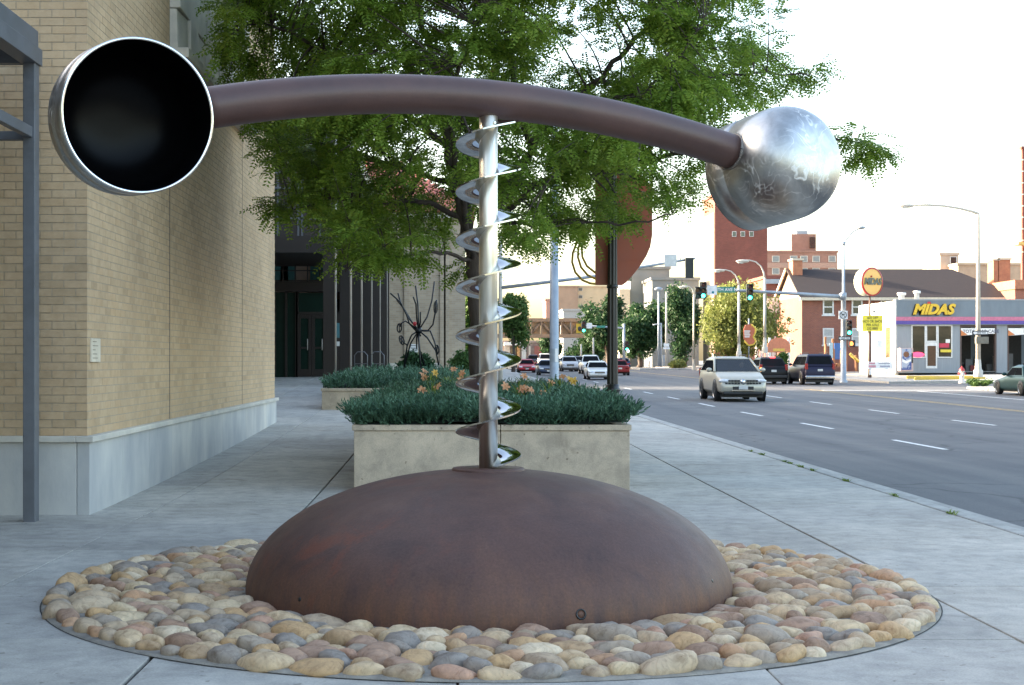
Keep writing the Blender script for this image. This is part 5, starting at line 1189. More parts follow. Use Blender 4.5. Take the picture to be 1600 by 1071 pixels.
# yellow kerbs in front of the shop
for i, (a, b, q) in enumerate(((1418, 1530, 587.5), (1430, 1540, 592.5))):
    Yk = 106.-4*i; MB().box(GX(a, Yk), GX(b, Yk), Yk, Yk+.3, zlot(GX(a, Yk), Yk)-.05, zlot(GX(b, Yk), Yk)+.15).build('yellow_kerb', mat('kerb_yellow', (.62,.42,.04), .6, col2=(.45,.32,.08), scale=2), None, bevel=.03, label=('yellow painted kerb nearer the shop door', 'yellow painted kerb nearer the street')[i], cat='kerb')
def hydrant(px, pyb, Y, label, s=1., red=True):
    x = GX(px, Y); z = GZ(pyb, Y); t = thing('fire_hydrant', (x, Y, z), label, 'hydrant'); c = (x, Y, z); w = mat('hydrant_white', (.62,.56,.5), .5); rd = mat('hydrant_red', (.42,.03,.03), .45) if red else w
    MB().lathe([(.17*s,-.03),(.17*s,.05*s),(.11*s,.07*s),(.105*s,.52*s),(.14*s,.53*s),(.14*s,.58*s)], c, n=18).build('barrel', w, t)
    MB().lathe([(.14*s,.581*s),(.13*s,.66*s),(.08*s,.74*s),(.035*s,.76*s),(.035*s,.82*s),(0,.82*s)], c, n=18).build('bonnet', rd, t)
    for sgn in (-1, 1): MB().lathe([(.055*s,.08*s),(.055*s,.19*s),(0,.2*s)], (x, Y, z+.45*s), (sgn, 0, 0), 12).build('outlet', rd, t)
    MB().lathe([(.075*s,.08*s),(.075*s,.2*s),(0,.21*s)], (x, Y, z+.42*s), (0, -1, 0), 12).build('outlet', w, t)
hydrant(1503, 598, 80, 'white fire hydrant with red bonnet at the near corner', 1.08)
hydrant(1014, 574, 190, 'small pale fire hydrant on the far island', 1.1, False)
# ================================================================ brick house behind the shop
HYf = 142.; HX0 = GX(1253, HYf); hz = GZ(583, HYf); ze = GZ(463, HYf); HYb = 153.; HX1 = GX(1590, HYf)
ho = thing('red_brick_house', (HX0, HYf, hz), 'long red brick house with dark shingle roof behind the shop', 'house')
MB().box(HX0, HX1, HYf, HYb, hz-.5, ze).build('wall', M_REDB, ho)
ym = (HYf+HYb)/2; zr_ = GZ(421, ym)
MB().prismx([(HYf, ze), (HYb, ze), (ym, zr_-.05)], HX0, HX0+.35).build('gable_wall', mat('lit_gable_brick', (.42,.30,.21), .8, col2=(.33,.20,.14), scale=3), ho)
M_SHING = mat('dark_shingle', (.034,.024,.024), .9, col2=(.026,.019,.019), scale=8, stretch=(.3,1,3))
rf = MB(); o_ = .35
rf.add([(HX0-.25,HYf-o_,ze-.1),(HX1+.4,HYf-o_,ze-.1),(HX1-4.5,ym,zr_),(HX0-.25,ym,zr_),(HX1+.4,HYb+o_,ze-.1),(HX0-.25,HYb+o_,ze-.1)], [(0,1,2,3),(3,2,4,5),(1,4,2)]); rf = rf.build('roof', M_SHING, ho)
so_ = rf.modifiers.new('thick', 'SOLIDIFY'); so_.thickness = .18
MB().box(HX0-.26, HX1+.4, HYf-o_-.14, HYf-.003, ze-.42, ze-.14).build('eave', mat('cream_trim', (.62,.54,.42), .6), ho)
MB().prismx([(HYb+.5, ze-.35), (HYb+.5, ze-.05), (ym, zr_+.12), (ym, zr_-.2)], HX0-.42, HX0-.28).build('barge_board', MATS['cream_trim'], ho)
for px0, px1, pyt in ((1236, 1251, 408), (1555, 1574, 407), (1548, 1556, 408)):
    Yc = ym-.5; MB().box(GX(px0, Yc), GX(px1, Yc), Yc-.8, Yc+.9, zr_-2.2, GZ(pyt, Yc)).build('chimney', mat('chimney_brick', (.40,.17,.09), .8, col2=(.3,.12,.07), scale=3), rf)
    MB().box(GX(px0, Yc)-.1, GX(px1, Yc)+.1, Yc-.9, Yc+1, GZ(pyt, Yc), GZ(pyt, Yc)+.18).build('chimney_cap', MATS['cream_trim'], rf)
def sash(t, px, pyt, pyb, w, Y, m=M_GLASS):
    x = GX(px, Y); z0, z1 = GZ(pyb, Y), GZ(pyt, Y); f_ = MB(); k = .13
    f_.box(x-w/2, x-w/2+k, Y-.08, Y-.003, z0, z1); f_.box(x+w/2-k, x+w/2, Y-.08, Y-.003, z0, z1); f_.box(x-w/2+k, x+w/2-k, Y-.08, Y-.003, z1-k, z1); f_.box(x-w/2+k, x+w/2-k, Y-.08, Y-.003, z0, z0+k); f_.box(x-w/2+k, x+w/2-k, Y-.07, Y-.003, (z0+z1)/2-.05, (z0+z1)/2+.05)
    w_ = f_.build('window', M_FRAME, t); MB().box(x-w/2+k, x+w/2-k, Y-.03, Y-.004, z0+k, z1-k).build('pane', m, w_)
    MB().box(x-w/2-.1, x+w/2+.1, Y-.14, Y-.003, z0-.14, z0-.002).build('sill', M_FRAME, w_)
M_BLIND = mat('window_blind', (.45,.45,.43), .5)
for px in (1294, 1339, 1384): sash(ho, px, 468, 492, 1.05, HYf); sash(ho, px, 513, 539, 1.05, HYf, M_BLIND)
gy = HX0*F/(1243-VX) if False else None
rg = thing('lit_gable_wing', P(1590, 470, 136), 'sunlit brick gable at the right end of the dark roof', 'house')
q = 139.; MB().box(GX(1586, q), GX(1680, q), q, q+7, hz, GZ(452, q)).build('wall', M_REDB, rg); MB().box(GX(1584, q), GX(1690, q), q-.3, q+7, GZ(452, q), GZ(438, q)).build('parapet', MATS['chimney_brick'], rg)
# ---------------------------------------------------------------- white porch roof and blue playset and arch by the house
pc = thing('white_porch', P(1205, 560, 150), 'white columned porch at the side of the brick house', 'porch')
for px in (1183, 1191, 1200, 1209): MB().lathe([(.22,0),(.2,4.5)], P(px, 565, 155), n=12).build('column', M_WHITE, pc)
MB().box(GX(1176, 155), GX(1216, 155), 152, 158, GZ(489, 155), GZ(468, 155)).build('entablature', M_SHOPL, pc)
ar_ = thing('playground_arch_sign', P(1217, 560, 125), 'orange arched playground sign with white posts', 'sign')
ay = 125.; pol = [(1199,551),(1199,544)]+[(1217+18*math.sin(t), 542-14*max(0, math.cos(t))**.9) for t in np.linspace(-1.45, 1.45, 11)]+[(1235,544),(1235,551)]
MB().prism([(GX(a, ay), GZ(b, ay)) for a, b in pol][::-1], ay, ay+.12).build('arch', mat('arch_orange', (.55,.2,.11), .5), ar_)
MB().box(GX(1208, ay), GX(1226, ay), ay-.02, ay-.002, GZ(549, ay), GZ(545, ay)).build('panel', mat('arch_yellow', (.65,.45,.08), .5), ar_)
for px in (1203, 1233): MB().box(GX(px, ay)-.1, GX(px, ay)+.1, ay+.02, ay+.2, GZ(578, ay), GZ(528, ay)).build('post', M_WHITE, ar_)
pg = thing('playground_set', P(1305, 578, 122), 'blue and orange wooden playground set behind the corner mast', 'playset'); py_ = 122.
for i, px in enumerate((1291, 1297, 1303, 1309, 1315, 1330, 1338)): MB().box(GX(px, py_)-.08, GX(px, py_)+.08, py_+i % 2*1.5, py_+i % 2*1.5+.16, GZ(580, py_), GZ((538, 526, 545, 529, 548, 550, 555)[i], py_)).build('post', mat('orange_timber', (.32,.14,.06), .7), pg)
MB().box(GX(1312, py_), GX(1330, py_), py_+1.7, py_+2.2, GZ(562, py_), GZ(536, py_)).build('blue_panel', mat('play_blue', (.03,.12,.38), .5), pg)
MB().box(GX(1296, py_), GX(1301, py_), py_-.1, py_-.02, GZ(560, py_), GZ(536, py_)).build('pale_panel', mat('play_pale', (.35,.48,.55), .5), pg)
MB().tube([P(1328, 553, py_), P(1342, 566, py_)], .12, 8).build('slide_rail', mat('play_yellow', (.6,.42,.08), .5), pg)
for px in (1292, 1300, 1308): MB().box(GX(px, py_), GX(px, py_)+.3, py_-.12, py_+1.5, GZ(573, py_), GZ(568, py_)).build('rail', MATS['orange_timber'], pg)
os_ = thing('district_sign', P(1170, 575, 112), 'orange and yellow shaped district sign in front of the willow tree', 'sign'); oy = 112.
MB().tube([P(1170, 560, oy), P(1170, 498, oy)], .05, 8).build('pole', M_GALV, os_)
MB().prism([(GX(a, oy), GZ(b, oy)) for a, b in ((1165,508),(1175,506),(1180,514),(1180,520),(1177,527),(1180,533),(1177,538),(1169,540),(1162,530),(1162,514))][::-1], oy-.05, oy+.05).build('orange_plate', mat('district_orange', (.50,.13,.06), .5), os_)
MB().tube([P(a, b, oy-.03) for a, b in ((1174,507),(1180,513),(1180.5,519),(1177,527),(1181,533),(1178,538.5),(1170,540.5),(1163,533))], .07, 8).build('yellow_tube', mat('district_yellow', (.65,.45,.05), .5), os_)
for i in range(4): MB().box(GX(1162.6+i*.2, oy), GX(1172-(i % 2), oy), oy-.062, oy-.052, GZ(518.5+i*3, oy), GZ(516.8+i*3, oy)).build('print_line', M_WHITE, os_)
# ================================================================ far buildings
def block(name, label, px0, px1, py0, pyb, Y, D, m, side=None):
    x0, x1, z0, z1 = GX(px0, Y), GX(px1, Y), GZ(pyb, Y), GZ(py0, Y); t = thing(name, ((x0+x1)/2, Y, z0), label, 'building')
    MB().box(x0, x1, Y, Y+D, z0-1, z1).build('wall', m, t); MB().box(x0-.2, x1+.2, Y-.2, Y+D+.2, z1, z1+.4).build('parapet', m, t); return t
def panes(t, pxs, pys, w, h, Y, m=None, fr=True):
    for py in pys:
        for px in pxs:
            c = P(px, py, Y); f_ = MB().cbox((c.x, Y-.06, c.z), w, .1, h).build('window', M_FRAME if fr else M_LIME, t); MB().cbox((c.x, Y-.115, c.z), w*.82, .012, h*.86).build('pane', m or M_GLASS, f_)
tw = block('red_brick_tower', 'tall windowless red brick tower below the right bell', 1117, 1199, 306, 575, 210, 9.5, M_REDB2)
panes(tw, (1147, 1160.5, 1174), (366,), .62, .75, 210)
x0 = GX(1117, 210); MB().box(x0-.12, x0-.004, 210.4, 219.3, 0, GZ(332, 210)).build('sunlit_side_panel', mat('tower_sunlit_cream', (.62,.50,.38), .8), tw)  # added cream panel, sunlight on the brick side put into its colour
rb2 = block('long_brick_block', 'pale red brick block with a band of windows beside the tower', 1190, 1308, 395, 560, 300, 20, mat('pale_red_brick', (.32,.17,.125), .85, scale=.6))
panes(rb2, (1212, 1240, 1256, 1275, 1300), (405, 424), 1.5, 1.3, 300, mat('hazy_glass', (.22,.24,.24), .2), False)
MB().box(GX(1190, 300), GX(1308, 300), 299.8, 299.95, GZ(419, 300), GZ(411, 300)).build('spandrel', mat('spandrel_pink', (.40,.25,.19), .85), rb2)
MB().box(GX(1237, 304), GX(1275, 304), 304, 315, GZ(396, 304), GZ(366, 304)).build('penthouse', MATS['pale_red_brick'], rb2)
MB().box(GX(1265, 304), GX(1275, 304)-.2, 303.8, 303.95, GZ(388, 304), GZ(371, 304)).build('penthouse_window', M_GLASS, rb2); MB().box(GX(1245, 306), GX(1262, 306), 306, 310, GZ(366, 306), GZ(361, 306)).build('roof_unit', M_GALV, rb2)
lo_ = block('flat_roof_annex', 'low brick annex with pale roof edge left of the house chimney', 1196, 1240, 436, 560, 180, 10, M_REDB2); MB().box(GX(1196, 180)-.3, GX(1242, 180), 179.2, 179.75, GZ(444, 180), GZ(437, 180)).build('roof_edge', M_GALV, lo_)
rbk = block('roof_top_building', 'small pale building with one window above the dark roof', 1469, 1497, 399, 470, 260, 10, mat('pale_render', (.48,.38,.30), .8, scale=.6)); panes(rbk, (1489.5,), (407,), 1.2, 1.3, 260)
lw = block('low_tan_block', 'low tan building behind the right end of the dark roof', 1497, 1640, 415, 500, 255, 12, mat('tan_render', (.45,.34,.24), .8, scale=.6))
et = block('edge_tower', 'dark brick tower cut off by the right edge of the picture', 1597.3, 1700, 233, 560, 230, .6, M_REDB2)
for k in range(9): MB().box(GX(1597.3, 230)-.06, GX(1700, 230), 229.9, 229.98, GZ(251+k*18, 230), GZ(249+k*18, 230)).build('floor_band', M_LIME, et)
MB().box(GX(1584, 229), GX(1700, 229), 227, 229.5, GZ(384, 229), GZ(380, 229)).build('canopy', mat('canopy_yellow', (.7,.45,.12), .6), et)
# centre
gb = block('grey_concrete_block', 'tall blank grey concrete building behind the banner', 985, 1046, 421, 575, 225, 25, mat('grey_concrete', (.22,.235,.235), .85, scale=.25))
gb2 = block('stepped_grey_block', 'lower grey concrete wing right of the tall grey block', 1019, 1092, 438, 575, 214, 12, mat('grey_concrete2', (.20,.215,.215), .85, scale=.25)); panes(gb2, (1051,), (472,), 1.6, 5.0, 214, None, False)
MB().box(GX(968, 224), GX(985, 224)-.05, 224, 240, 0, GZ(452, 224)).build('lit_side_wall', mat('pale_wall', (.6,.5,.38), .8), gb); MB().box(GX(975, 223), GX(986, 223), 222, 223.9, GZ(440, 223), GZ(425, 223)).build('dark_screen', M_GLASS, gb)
cb_ = block('sunlit_tower_block', 'office tower painted in sunlit cream with small dark windows beyond the footbridge', 903, 960, 449, 560, 360, 20, mat('sunlit_cream_render', (.55,.42,.26), .8, scale=.3)); panes(cb_, (907,), (447.5+5, 464, 479.5), 1.1, .75, 360, mat('slot_glass', (.12,.11,.09), .3), False)  # sunlight on the tower face is put into the cream
bb_ = block('brown_brick_block', 'brown brick office block left of the cream tower', 871, 903, 449, 560, 359, 20, mat('brown_brick_far', (.36,.25,.17), .85, scale=.3))
bc_ = block('low_white_block', 'low white flat-roofed building in front of the cream tower', 880, 930, 486, 560, 300, 12, mat('white_render', (.34,.34,.33), .8)); bd_ = block('pink_brick_block', 'narrow pink brick building left of the grey pole', 853, 862, 470, 560, 340, 12, mat('pink_brick', (.42,.24,.18), .85))
st_ = block('far_storefront', 'far low storefront row with white awning under the footbridge', 785, 850, 536, 568, 270, 10, mat('store_front', (.42,.33,.27), .8, col2=(.2,.12,.1), scale=.5))
for i, (a, b, c1) in enumerate(((788, 797, (.6,.55,.5)), (800, 806, (.55,.5,.2)), (808, 812, (.6,.35,.15)), (815, 822, (.6,.6,.58)), (826, 829, (.65,.55,.45)), (835, 846, (.35,.12,.09)))): MB().box(GX(a, 269.8), GX(b, 269.8), 269.7, 269.95, GZ(561, 270), GZ(541, 270)).build('shop_front', mat('front%d' % i, c1, .6), st_)
MB().box(GX(788, 268), GX(813, 268), 267, 269.6, GZ(540, 268), GZ(535, 268)).build('awning', M_WHITE, st_)
# covered footbridge: chords, verticals, diagonals, tinted panes
fbY = 250.; fb = thing('covered_footbridge', P(850, 530, fbY), 'brown glazed truss footbridge crossing the street far away', 'bridge'); M_BRG = mat('bridge_brown', (.16,.115,.085), .7, scale=.6)
xa, xb = GX(770, fbY), GX(930, fbY)
MB().box(xa, xb, fbY, fbY+3, GZ(528, fbY), GZ(522.5, fbY)).build('deck', M_BRG, fb); MB().box(xa, xb, fbY-.1, fbY+3.1, GZ(503, fbY), GZ(497.5, fbY)).build('roof', M_BRG, fb)
bx_ = [815+i*15.6 for i in range(-2, 8)]
for i, px in enumerate(bx_):
    MB().box(GX(px, fbY)-.14, GX(px, fbY)+.14, fbY+.02, fbY+.3, GZ(522.5, fbY), GZ(503, fbY)).build('post', M_BRG, fb)
    if i < len(bx_)-1:
        a, b = (px, px+15.6) if i % 2 else (px+15.6, px); MB().tube([P(a, 521, fbY+.4), P(b, 504, fbY+.4)], .26, 6).build('diagonal', M_BRG, fb)
        MB().box(GX(px, fbY)+.16, GX(px+15.6, fbY)-.16, fbY+.8, fbY+.85, GZ(522.3, fbY), GZ(503.2, fbY)).build('pane', mat('bridge_glass', (.16,.14,.11), .15, col2=(.26,.15,.09), scale=.25), fb)
# far signal mast, signs and poles in the middle distance
fY = 185.; fm = thing('far_signal_mast', P(975, 577, fY), 'distant signal mast with green light and yellow sign under the footbridge', 'traffic signal')
MB().tube([P(975, 577, fY), P(975, 506, fY)], [.2, .15], 10).build('pole', M_GALV, fm); MB().tube([P(975, 513, fY), P(908, 509, fY)], .12, 8).build('mast_arm', M_GALV, fm)
signal(fm, P(912, 511, fY-.3), 1.4); signal(fm, P(979.5, 541, fY-.3), 1.2)
board(fm, 916.5, 925, 505, 513.5, fY-.3, M_SIGNW, 'turn_sign'); board(fm, 932.5, 946, 509, 512.5, fY-.3, M_SIGNG, 'street_name_sign'); b_ = board(fm, 900.5, 910, 506, 521, fY-.1, mat('warning_yellow', (.62,.38,.02), .5), 'warning_sign'); MB().sphere(P(905.5, 514, fY-.13), .22, .02, .3).build('symbol', M_INK, b_)
MB().sphere(P(981.5, 549, fY-.4), .14, .05, .2).build('walk_lamp', mat('walk_white', (.7,.7,.7), .4, em=(1,1,1), ems=1.2), fm)
for i, (px, py, pb, lab) in enumerate(((1029, 452, 574, 'slim distant lamp pole left of the control box'), (1033, 505, 574, 'short distant signal pole beside the control box'), (1041, 455, 572, 'pale distant pole carrying a small white sign'), (908, 538, 566, 'left one of the two small pale posts under the far trees'), (927, 528, 566, 'right one of the two small pale posts under the far trees'))):
    t = thing('distant_pole', P(px, pb, 180), lab, 'pole', 'distant street poles'); MB().tube([P(px, pb, 180), P(px, py, 180)], [.14, .09], 8).build('shaft', M_CONCP if i > 1 else M_GALV, t)
    if i == 0: MB().sphere(P(px, py, 180), .5, .3, .25).build('lamp_head', M_GALV, t)
    if i == 1: MB().tube([P(1033, 506, 180), P(1020, 508, 180)], .07, 8).build('arm', M_GALV, t)
    if i == 2: board(t, 1037, 1045.5, 537, 542, 179.7, M_SIGNW, 'white_sign'); board(t, 1036, 1046.5, 543, 546, 179.7, M_SIGNW, 'white_sign')
t = thing('control_box', P(1038, 573, 182), 'grey signal control cabinet on the far island', 'cabinet'); MB().box(GX(1035, 182), GX(1040, 182), 182, 182.6, GZ(573, 182), GZ(555, 182)).build('cabinet', M_GALV, t, bevel=.03); MB().box(GX(1035.4, 182), GX(1039.6, 182), 181.97, 181.998, GZ(571, 182), GZ(557, 182)).build('door', M_GALV, t)
isl = MB().box(GX(1000, 178), 40, 178, 196, zroad(178)-.2, zroad(190)+.15).build('traffic_island', M_LOT, bevel=.05, kind='structure')
# far trees
clump_tree('roadside_tree', 'dark green tree directly behind the black lamp post', 'tree', 908, 990, 452, 566, 570, 205, G_DARK, 6500, 0.26, 11, .3, seed=11, group='trees along the far street', mname='far_dark_leaf')
clump_tree('roadside_tree', 'broad dark green tree right of the black lamp post', 'tree', 958, 1040, 464, 566, 574, 195, G_DARK, 6500, 0.25, 11, .35, seed=12, group='trees along the far street', mname='far_dark_leaf')
clump_tree('roadside_tree', 'dark green tree in front of the stepped grey block', 'tree', 1038, 1100, 443, 556, 572, 190, G_DARK, 6000, 0.24, 10, .3, seed=13, group='trees along the far street', mname='far_dark_leaf')
clump_tree('roadside_tree', 'green tree beside the pale signal pole on the left pavement', 'tree', 776, 828, 462, 540, 580, 130, G_MID, 6000, .15, 10, .16, seed=14, group='trees along the far street')
clump_tree('roadside_tree', 'small dark tree below the left half of the footbridge', 'tree', 843, 876, 524, 562, 570, 262, G_DARK, 3000, 0.26, 8, .2, seed=15, group='trees along the far street', mname='far_dark_leaf')
clump_tree('roadside_tree', 'dark trees below the right half of the footbridge', 'tree', 880, 956, 518, 570, 572, 258, G_DARK, 6000, 0.28, 12, .3, seed=16, group='trees along the far street', mname='far_dark_leaf')
clump_tree('willow_tree', 'yellow-green willow-like tree lit by the sun below the red tower', 'tree', 1076, 1224, 432, 560, 578, 138, G_LITE, 8200, .17, 22, .25, trans=.4, droop=.55, seed=17)
clump_tree('low_bush', 'low yellow-green bush on the far island', 'shrub', 1038, 1075, 563, 577, 577, 181, G_LITE, 900, .16, 7, 0, seed=18)
clump_tree('low_bush', 'bright green bush between the arch sign posts', 'shrub', 1208, 1232, 550, 572, 574, 119, G_MID, 900, .12, 6, 0, seed=19)
clump_tree('low_bush', 'weedy tuft at the foot of the tall right lamp', 'shrub', 1508, 1550, 593, 602, 602, 84, G_MID, 700, .07, 8, 0, seed=20)
# weeds in the kerb joint
for i, (px, py) in enumerate(((1172,706),(1190,711),(1222,722),(1232,725),(1248,730),(1262,736),(1300,752),(1385,776),(1470,803))):
    Yw = 3795/(py-HY); c = P(px, py, Yw); m = MB()
    t_ = []
    for k in range(26):
        a = random.uniform(0, 6.28); l = random.uniform(.03, .085); b0 = Vector((KX0+random.uniform(-.03, .02), Yw+random.gauss(0, .05), -.004)); e = b0+Vector((math.cos(a)*l*1.2, math.sin(a)*l*1.2, l*.6)); q = Vector((-math.sin(a), math.cos(a), 0))*.006
        m.add([b0-q, b0+q, (b0+e)/2+q+Vector((0,0,.012)), e, (b0+e)/2-q+Vector((0,0,.012))], [(0,1,2,3,4)])
    m.build('weed_tuft', M_STRAP, None, label=('%s green weed tuft in the near kerb joint, counted from the far end' % ('first','second','third','fourth','fifth','sixth','seventh','eighth','ninth')[i]), cat='weed', group='weeds in the kerb joint', loc=(KX0, Yw, 0))
# ================================================================ vehicles
M_TYRE = mat('tyre_rubber', (.018,.018,.019), .8); M_RIMM = mat('alloy_rim', (.55,.55,.55), .3, .9); M_TRIM = mat('black_trim', (.02,.02,.021), .55)
M_HEADL = mat('headlight_lens', (.62,.64,.66), .12, col2=(.4,.42,.45), scale=14, coat=.6); M_TAIL = mat('tail_light', (.30,.012,.012), .2, coat=.5); M_PLATE = mat('licence_plate', (.6,.6,.58), .5); M_CHROME = mat('car_chrome', (.75,.75,.76), .12, 1.)
M_INT = mat('car_interior', (.03,.03,.033), .8)
def paint(name, c, metal=.35, rough=.32): return mat('paint_'+name, c, rough, metal, col2=tuple(x*.96 for x in c), scale=1.5, coat=0, spec=.22)
def car(px, gy, label, col, cname, kind='sedan', away=False, Y=None, X=None, name=None, cat='car', group='cars in the far queue', scale=1., hero=False, rot=0., lights=False, seethrough=False):
    """local frame: nose towards -y, origin on the ground under the middle"""
    K = dict(sedan=(4.6, 1.78, 1.42, .92, .74, -.62, -.12, 1.05, 1.62, .31, .66), suv=(4.75, 1.88, 1.71, 1.13, .98, -1.15, -.15, 1.6, 2.2, .38, .78), bigsuv=(5.3, 2.0, 1.95, 1.22, 1.12, -1.15, -.55, 2.35, 2.58, .39, .86),
             pickup=(5.4, 1.95, 1.85, 1.18, 1.08, -.95, -.4, .95, 1.25, .38, .85), van=(5.2, 1.98, 2.05, 1.2, 1.1, -1.55, -.95, 2.35, 2.52, .36, .86))[kind]
    L, Wd, H, belt, hood, ws0, ws1, rr1, rr0, wr, _ = K; h = Wd/2; yf, yr = -L/2, L/2
    t = thing(name or {'sedan': 'sedan_car', 'suv': 'suv_car', 'bigsuv': 'suv_car', 'pickup': 'pickup_truck', 'van': 'van'}[kind], (0, 0, 0), label, cat, group)
    pm = paint(cname, col); gc = .24 if kind == 'sedan' else .34
    tail = {'sedan': belt-.02, 'pickup': belt-.1}.get(kind, belt)
    # body loft: y, top z, half width scale, bottom z
    st_ = [(yf, hood*.62, .80, gc+.10), (yf+.06, hood*.78, .90, gc), (yf+.22, hood*.92, .965, gc-.02), (yf+.6, hood, .995, gc-.03), (ws0-.25, (hood+belt)/2+.03, 1., gc-.03), (ws0+.1, belt, 1., gc-.03), (rr1*.5, belt+.01, 1., gc-.03), (rr0-.15, belt+.01, 1., gc-.02), (yr-.35, tail, .985, gc), (yr-.08, tail-.05, .94, gc+.06), (yr, tail-.22, .88, gc+.14)]
    vs = []; n = 11
    for (y, zt, w, zb) in st_:
        w *= h; dz = zt-zb
        vs += [(-w*.86, y, zb), (-w*.97, y, zb+dz*.12), (-w, y, zb+dz*.42), (-w*.985, y, zb+dz*.72), (-w*.93, y, zt-.03), (-w*.80, y, zt), (w*.80, y, zt), (w*.93, y, zt-.03), (w*.985, y, zb+dz*.72), (w, y, zb+dz*.42), (w*.97, y, zb+dz*.12)]
        vs += [(w*.86, y, zb)]
    n = 12; fs = [(i*n+k, i*n+(k+1) % n, (i+1)*n+(k+1) % n, (i+1)*n+k) for i in range(len(st_)-1) for k in range(n)]
    fs += [tuple(range(n)), tuple(range(len(st_)*n-1, (len(st_)-1)*n-1, -1))]
    bd = MB().add(vs, fs, True).build('body', pm, t)
    bv = bd.modifiers.new('bevel', 'BEVEL'); bv.width = .03; bv.segments = 2; bv.limit_method = 'ANGLE'; bv.angle_limit = R(35)
    # cabin hull: bottom rectangle at belt, top at roof
    hb, ht = h*.94, h*.74; zt = H-.09
    b8 = [(-hb, ws0, belt-.02), (hb, ws0, belt-.02), (hb, rr0, belt-.02), (-hb, rr0, belt-.02), (-ht, ws1, zt), (ht, ws1, zt), (ht, rr1, zt), (-ht, rr1, zt)]
    cab = MB()
    fcs = [(4,5,6,7),(1,2,6,5),(2,3,7,6),(3,0,4,7)]+([] if seethrough else [(0,1,5,4)])
    if kind == 'pickup':
        pass
    cab.add(b8, fcs); rfc = [(-ht, ws1, zt), (ht, ws1, zt), (ht, rr1, zt), (-ht, rr1, zt)]
    cab.add([(-ht+.02, ws1+.04, zt), (ht-.02, ws1+.04, zt), (ht-.02, rr1-.04, zt), (-ht+.02, rr1-.04, zt), (-ht*.78, ws1+.35, H), (ht*.78, ws1+.35, H), (ht*.78, rr1-.25, H), (-ht*.78, rr1-.25, H)], [(4,5,6,7),(0,1,5,4),(1,2,6,5),(2,3,7,6),(3,0,4,7)])
    if seethrough:   # pillars either side of the open windscreen
        for s in (-1, 1): cab.tube([(s*hb*.985, ws0+.02, belt-.02), (s*ht*.985, ws1+.02, zt)], .045, 6)
        cab.tube([(-ht, ws1+.02, zt), (ht, ws1+.02, zt)], .04, 6)
    ch = cab.build('cabin', pm, t)
    def face_pane(nm, a, b, c, d, m_=M_CARGLASS, u0=.06, u1=.94, v0=.08, v1=.9, off=.012, parent=None):
        a, b, c, d = map(Vector, (a, b, c, d)); nn = (b-a).cross(d-a).normalized()
        def q(u, v): return a*(1-u)*(1-v)+b*u*(1-v)+c*u*v+d*(1-u)*v
        p = [q(u0, v0), q(u1, v0), q(u1, v1), q(u0, v1)]; m = MB(); m.add([x+nn*off for x in p]+[x-nn*.01 for x in p], [(0,1,2,3),(0,4,5,1),(1,5,6,2),(2,6,7,3),(3,7,4,0)]); return m.build(nm, m_, t)
    face_pane('windscreen', b8[0], b8[1], b8[5], b8[4], M_WSG if seethrough else M_CARGLASS, .05, .95, .05, .93)
    if kind != 'van': face_pane('rear_window', b8[2], b8[3], b8[7], b8[6], u0=.07, u1=.93, v0=.14 if kind != 'sedan' else .06, v1=.9)
    cuts = {'sedan': [(.05, .49), (.52, .93)], 'suv': [(.05, .36), (.385, .66), (.69, .95)], 'bigsuv': [(.04, .30), (.325, .58), (.61, .96)], 'pickup': [(.06, .52), (.55, .94)], 'van': [(.04, .30), (.34, .64), (.67, .96)]}[kind]
    for u0, u1 in cuts:
        face_pane('side_window', b8[1], b8[2], b8[6], b8[5], u0=u0, u1=u1, v0=.09, v1=.88); face_pane('side_window', b8[3], b8[0], b8[4], b8[7], u0=1-u1, u1=1-u0, v0=.09, v1=.88)
    if kind == 'pickup':
        MB().box(-h*.8, h*.8, rr0+.12, yr-.12, belt-.14, belt-.0).build('bed_liner', M_TRIM, t)
    # wheels
    for sx in (-1, 1):
        for wy in (yf+L*.175, yr-L*.195):
            xw = sx*(h-.10)
            MB().lathe([(wr*1.17, -.0), (wr*1.17, .012), (0, .012)], (sx*(h*.994), wy, wr+.03), (sx, 0, 0), 24).build('wheel_arch', M_TRIM, t)
            w_ = thing('wheel', (0, 0, 0)); w_.parent = t
            MB().lathe([(wr*.6, -.12), (wr*.94, -.12), (wr, -.08), (wr, .09), (wr*.95, .125), (wr*.66, .13)], (xw, wy, wr), (sx, 0, 0), 24).build('tyre', M_TYRE, w_)
            rim = MB().lathe([(wr*.68, .128), (wr*.64, .10), (wr*.2, .09), (0, .11)], (xw, wy, wr), (sx, 0, 0), 20).build('rim', M_RIMM, w_)
            if hero:
                for k in range(5):
                    th = k*2*math.pi/5; m = MB(); e = Vector((0, math.cos(th+.63), math.sin(th+.63))); m.sphere((xw+sx*.112, wy+e.y*wr*.42, wr+e.z*wr*.42), .008, wr*.12, wr*.12, 8, 6); m.build('rim_slot', M_TRIM, w_)
    # lamps, grille, bumper, plates, mirrors
    for s in (-1, 1):
        MB().sphere((s*h*.72, yf+.15, hood*.79), h*.25, .15, .085, 12, 8).build('headlight', M_HEADL, t)
        if kind in ('suv', 'bigsuv', 'van'): MB().box(s*h*.86-.085, s*h*.86+.085, yr-.10, yr+.004, belt-.26, belt+.12).build('tail_light', M_TAIL, t, bevel=.02)
        else: MB().box(s*h*.72-.2, s*h*.72+.2, yr-.12, yr-.0, tail-.33, tail-.16).build('tail_light', M_TAIL, t, bevel=.02)
        mr = MB().sphere((s*(h+.09), ws0+.28, belt+.06), .12, .07, .085, 10, 7).build('mirror', pm, t)
        MB().box(s*(h-.05)-.06, s*(h-.05)+.10*s if False else s*(h-.05)+.06, ws0+.26, ws0+.31, belt-.01, belt+.04).build('mirror_arm', M_TRIM, mr)
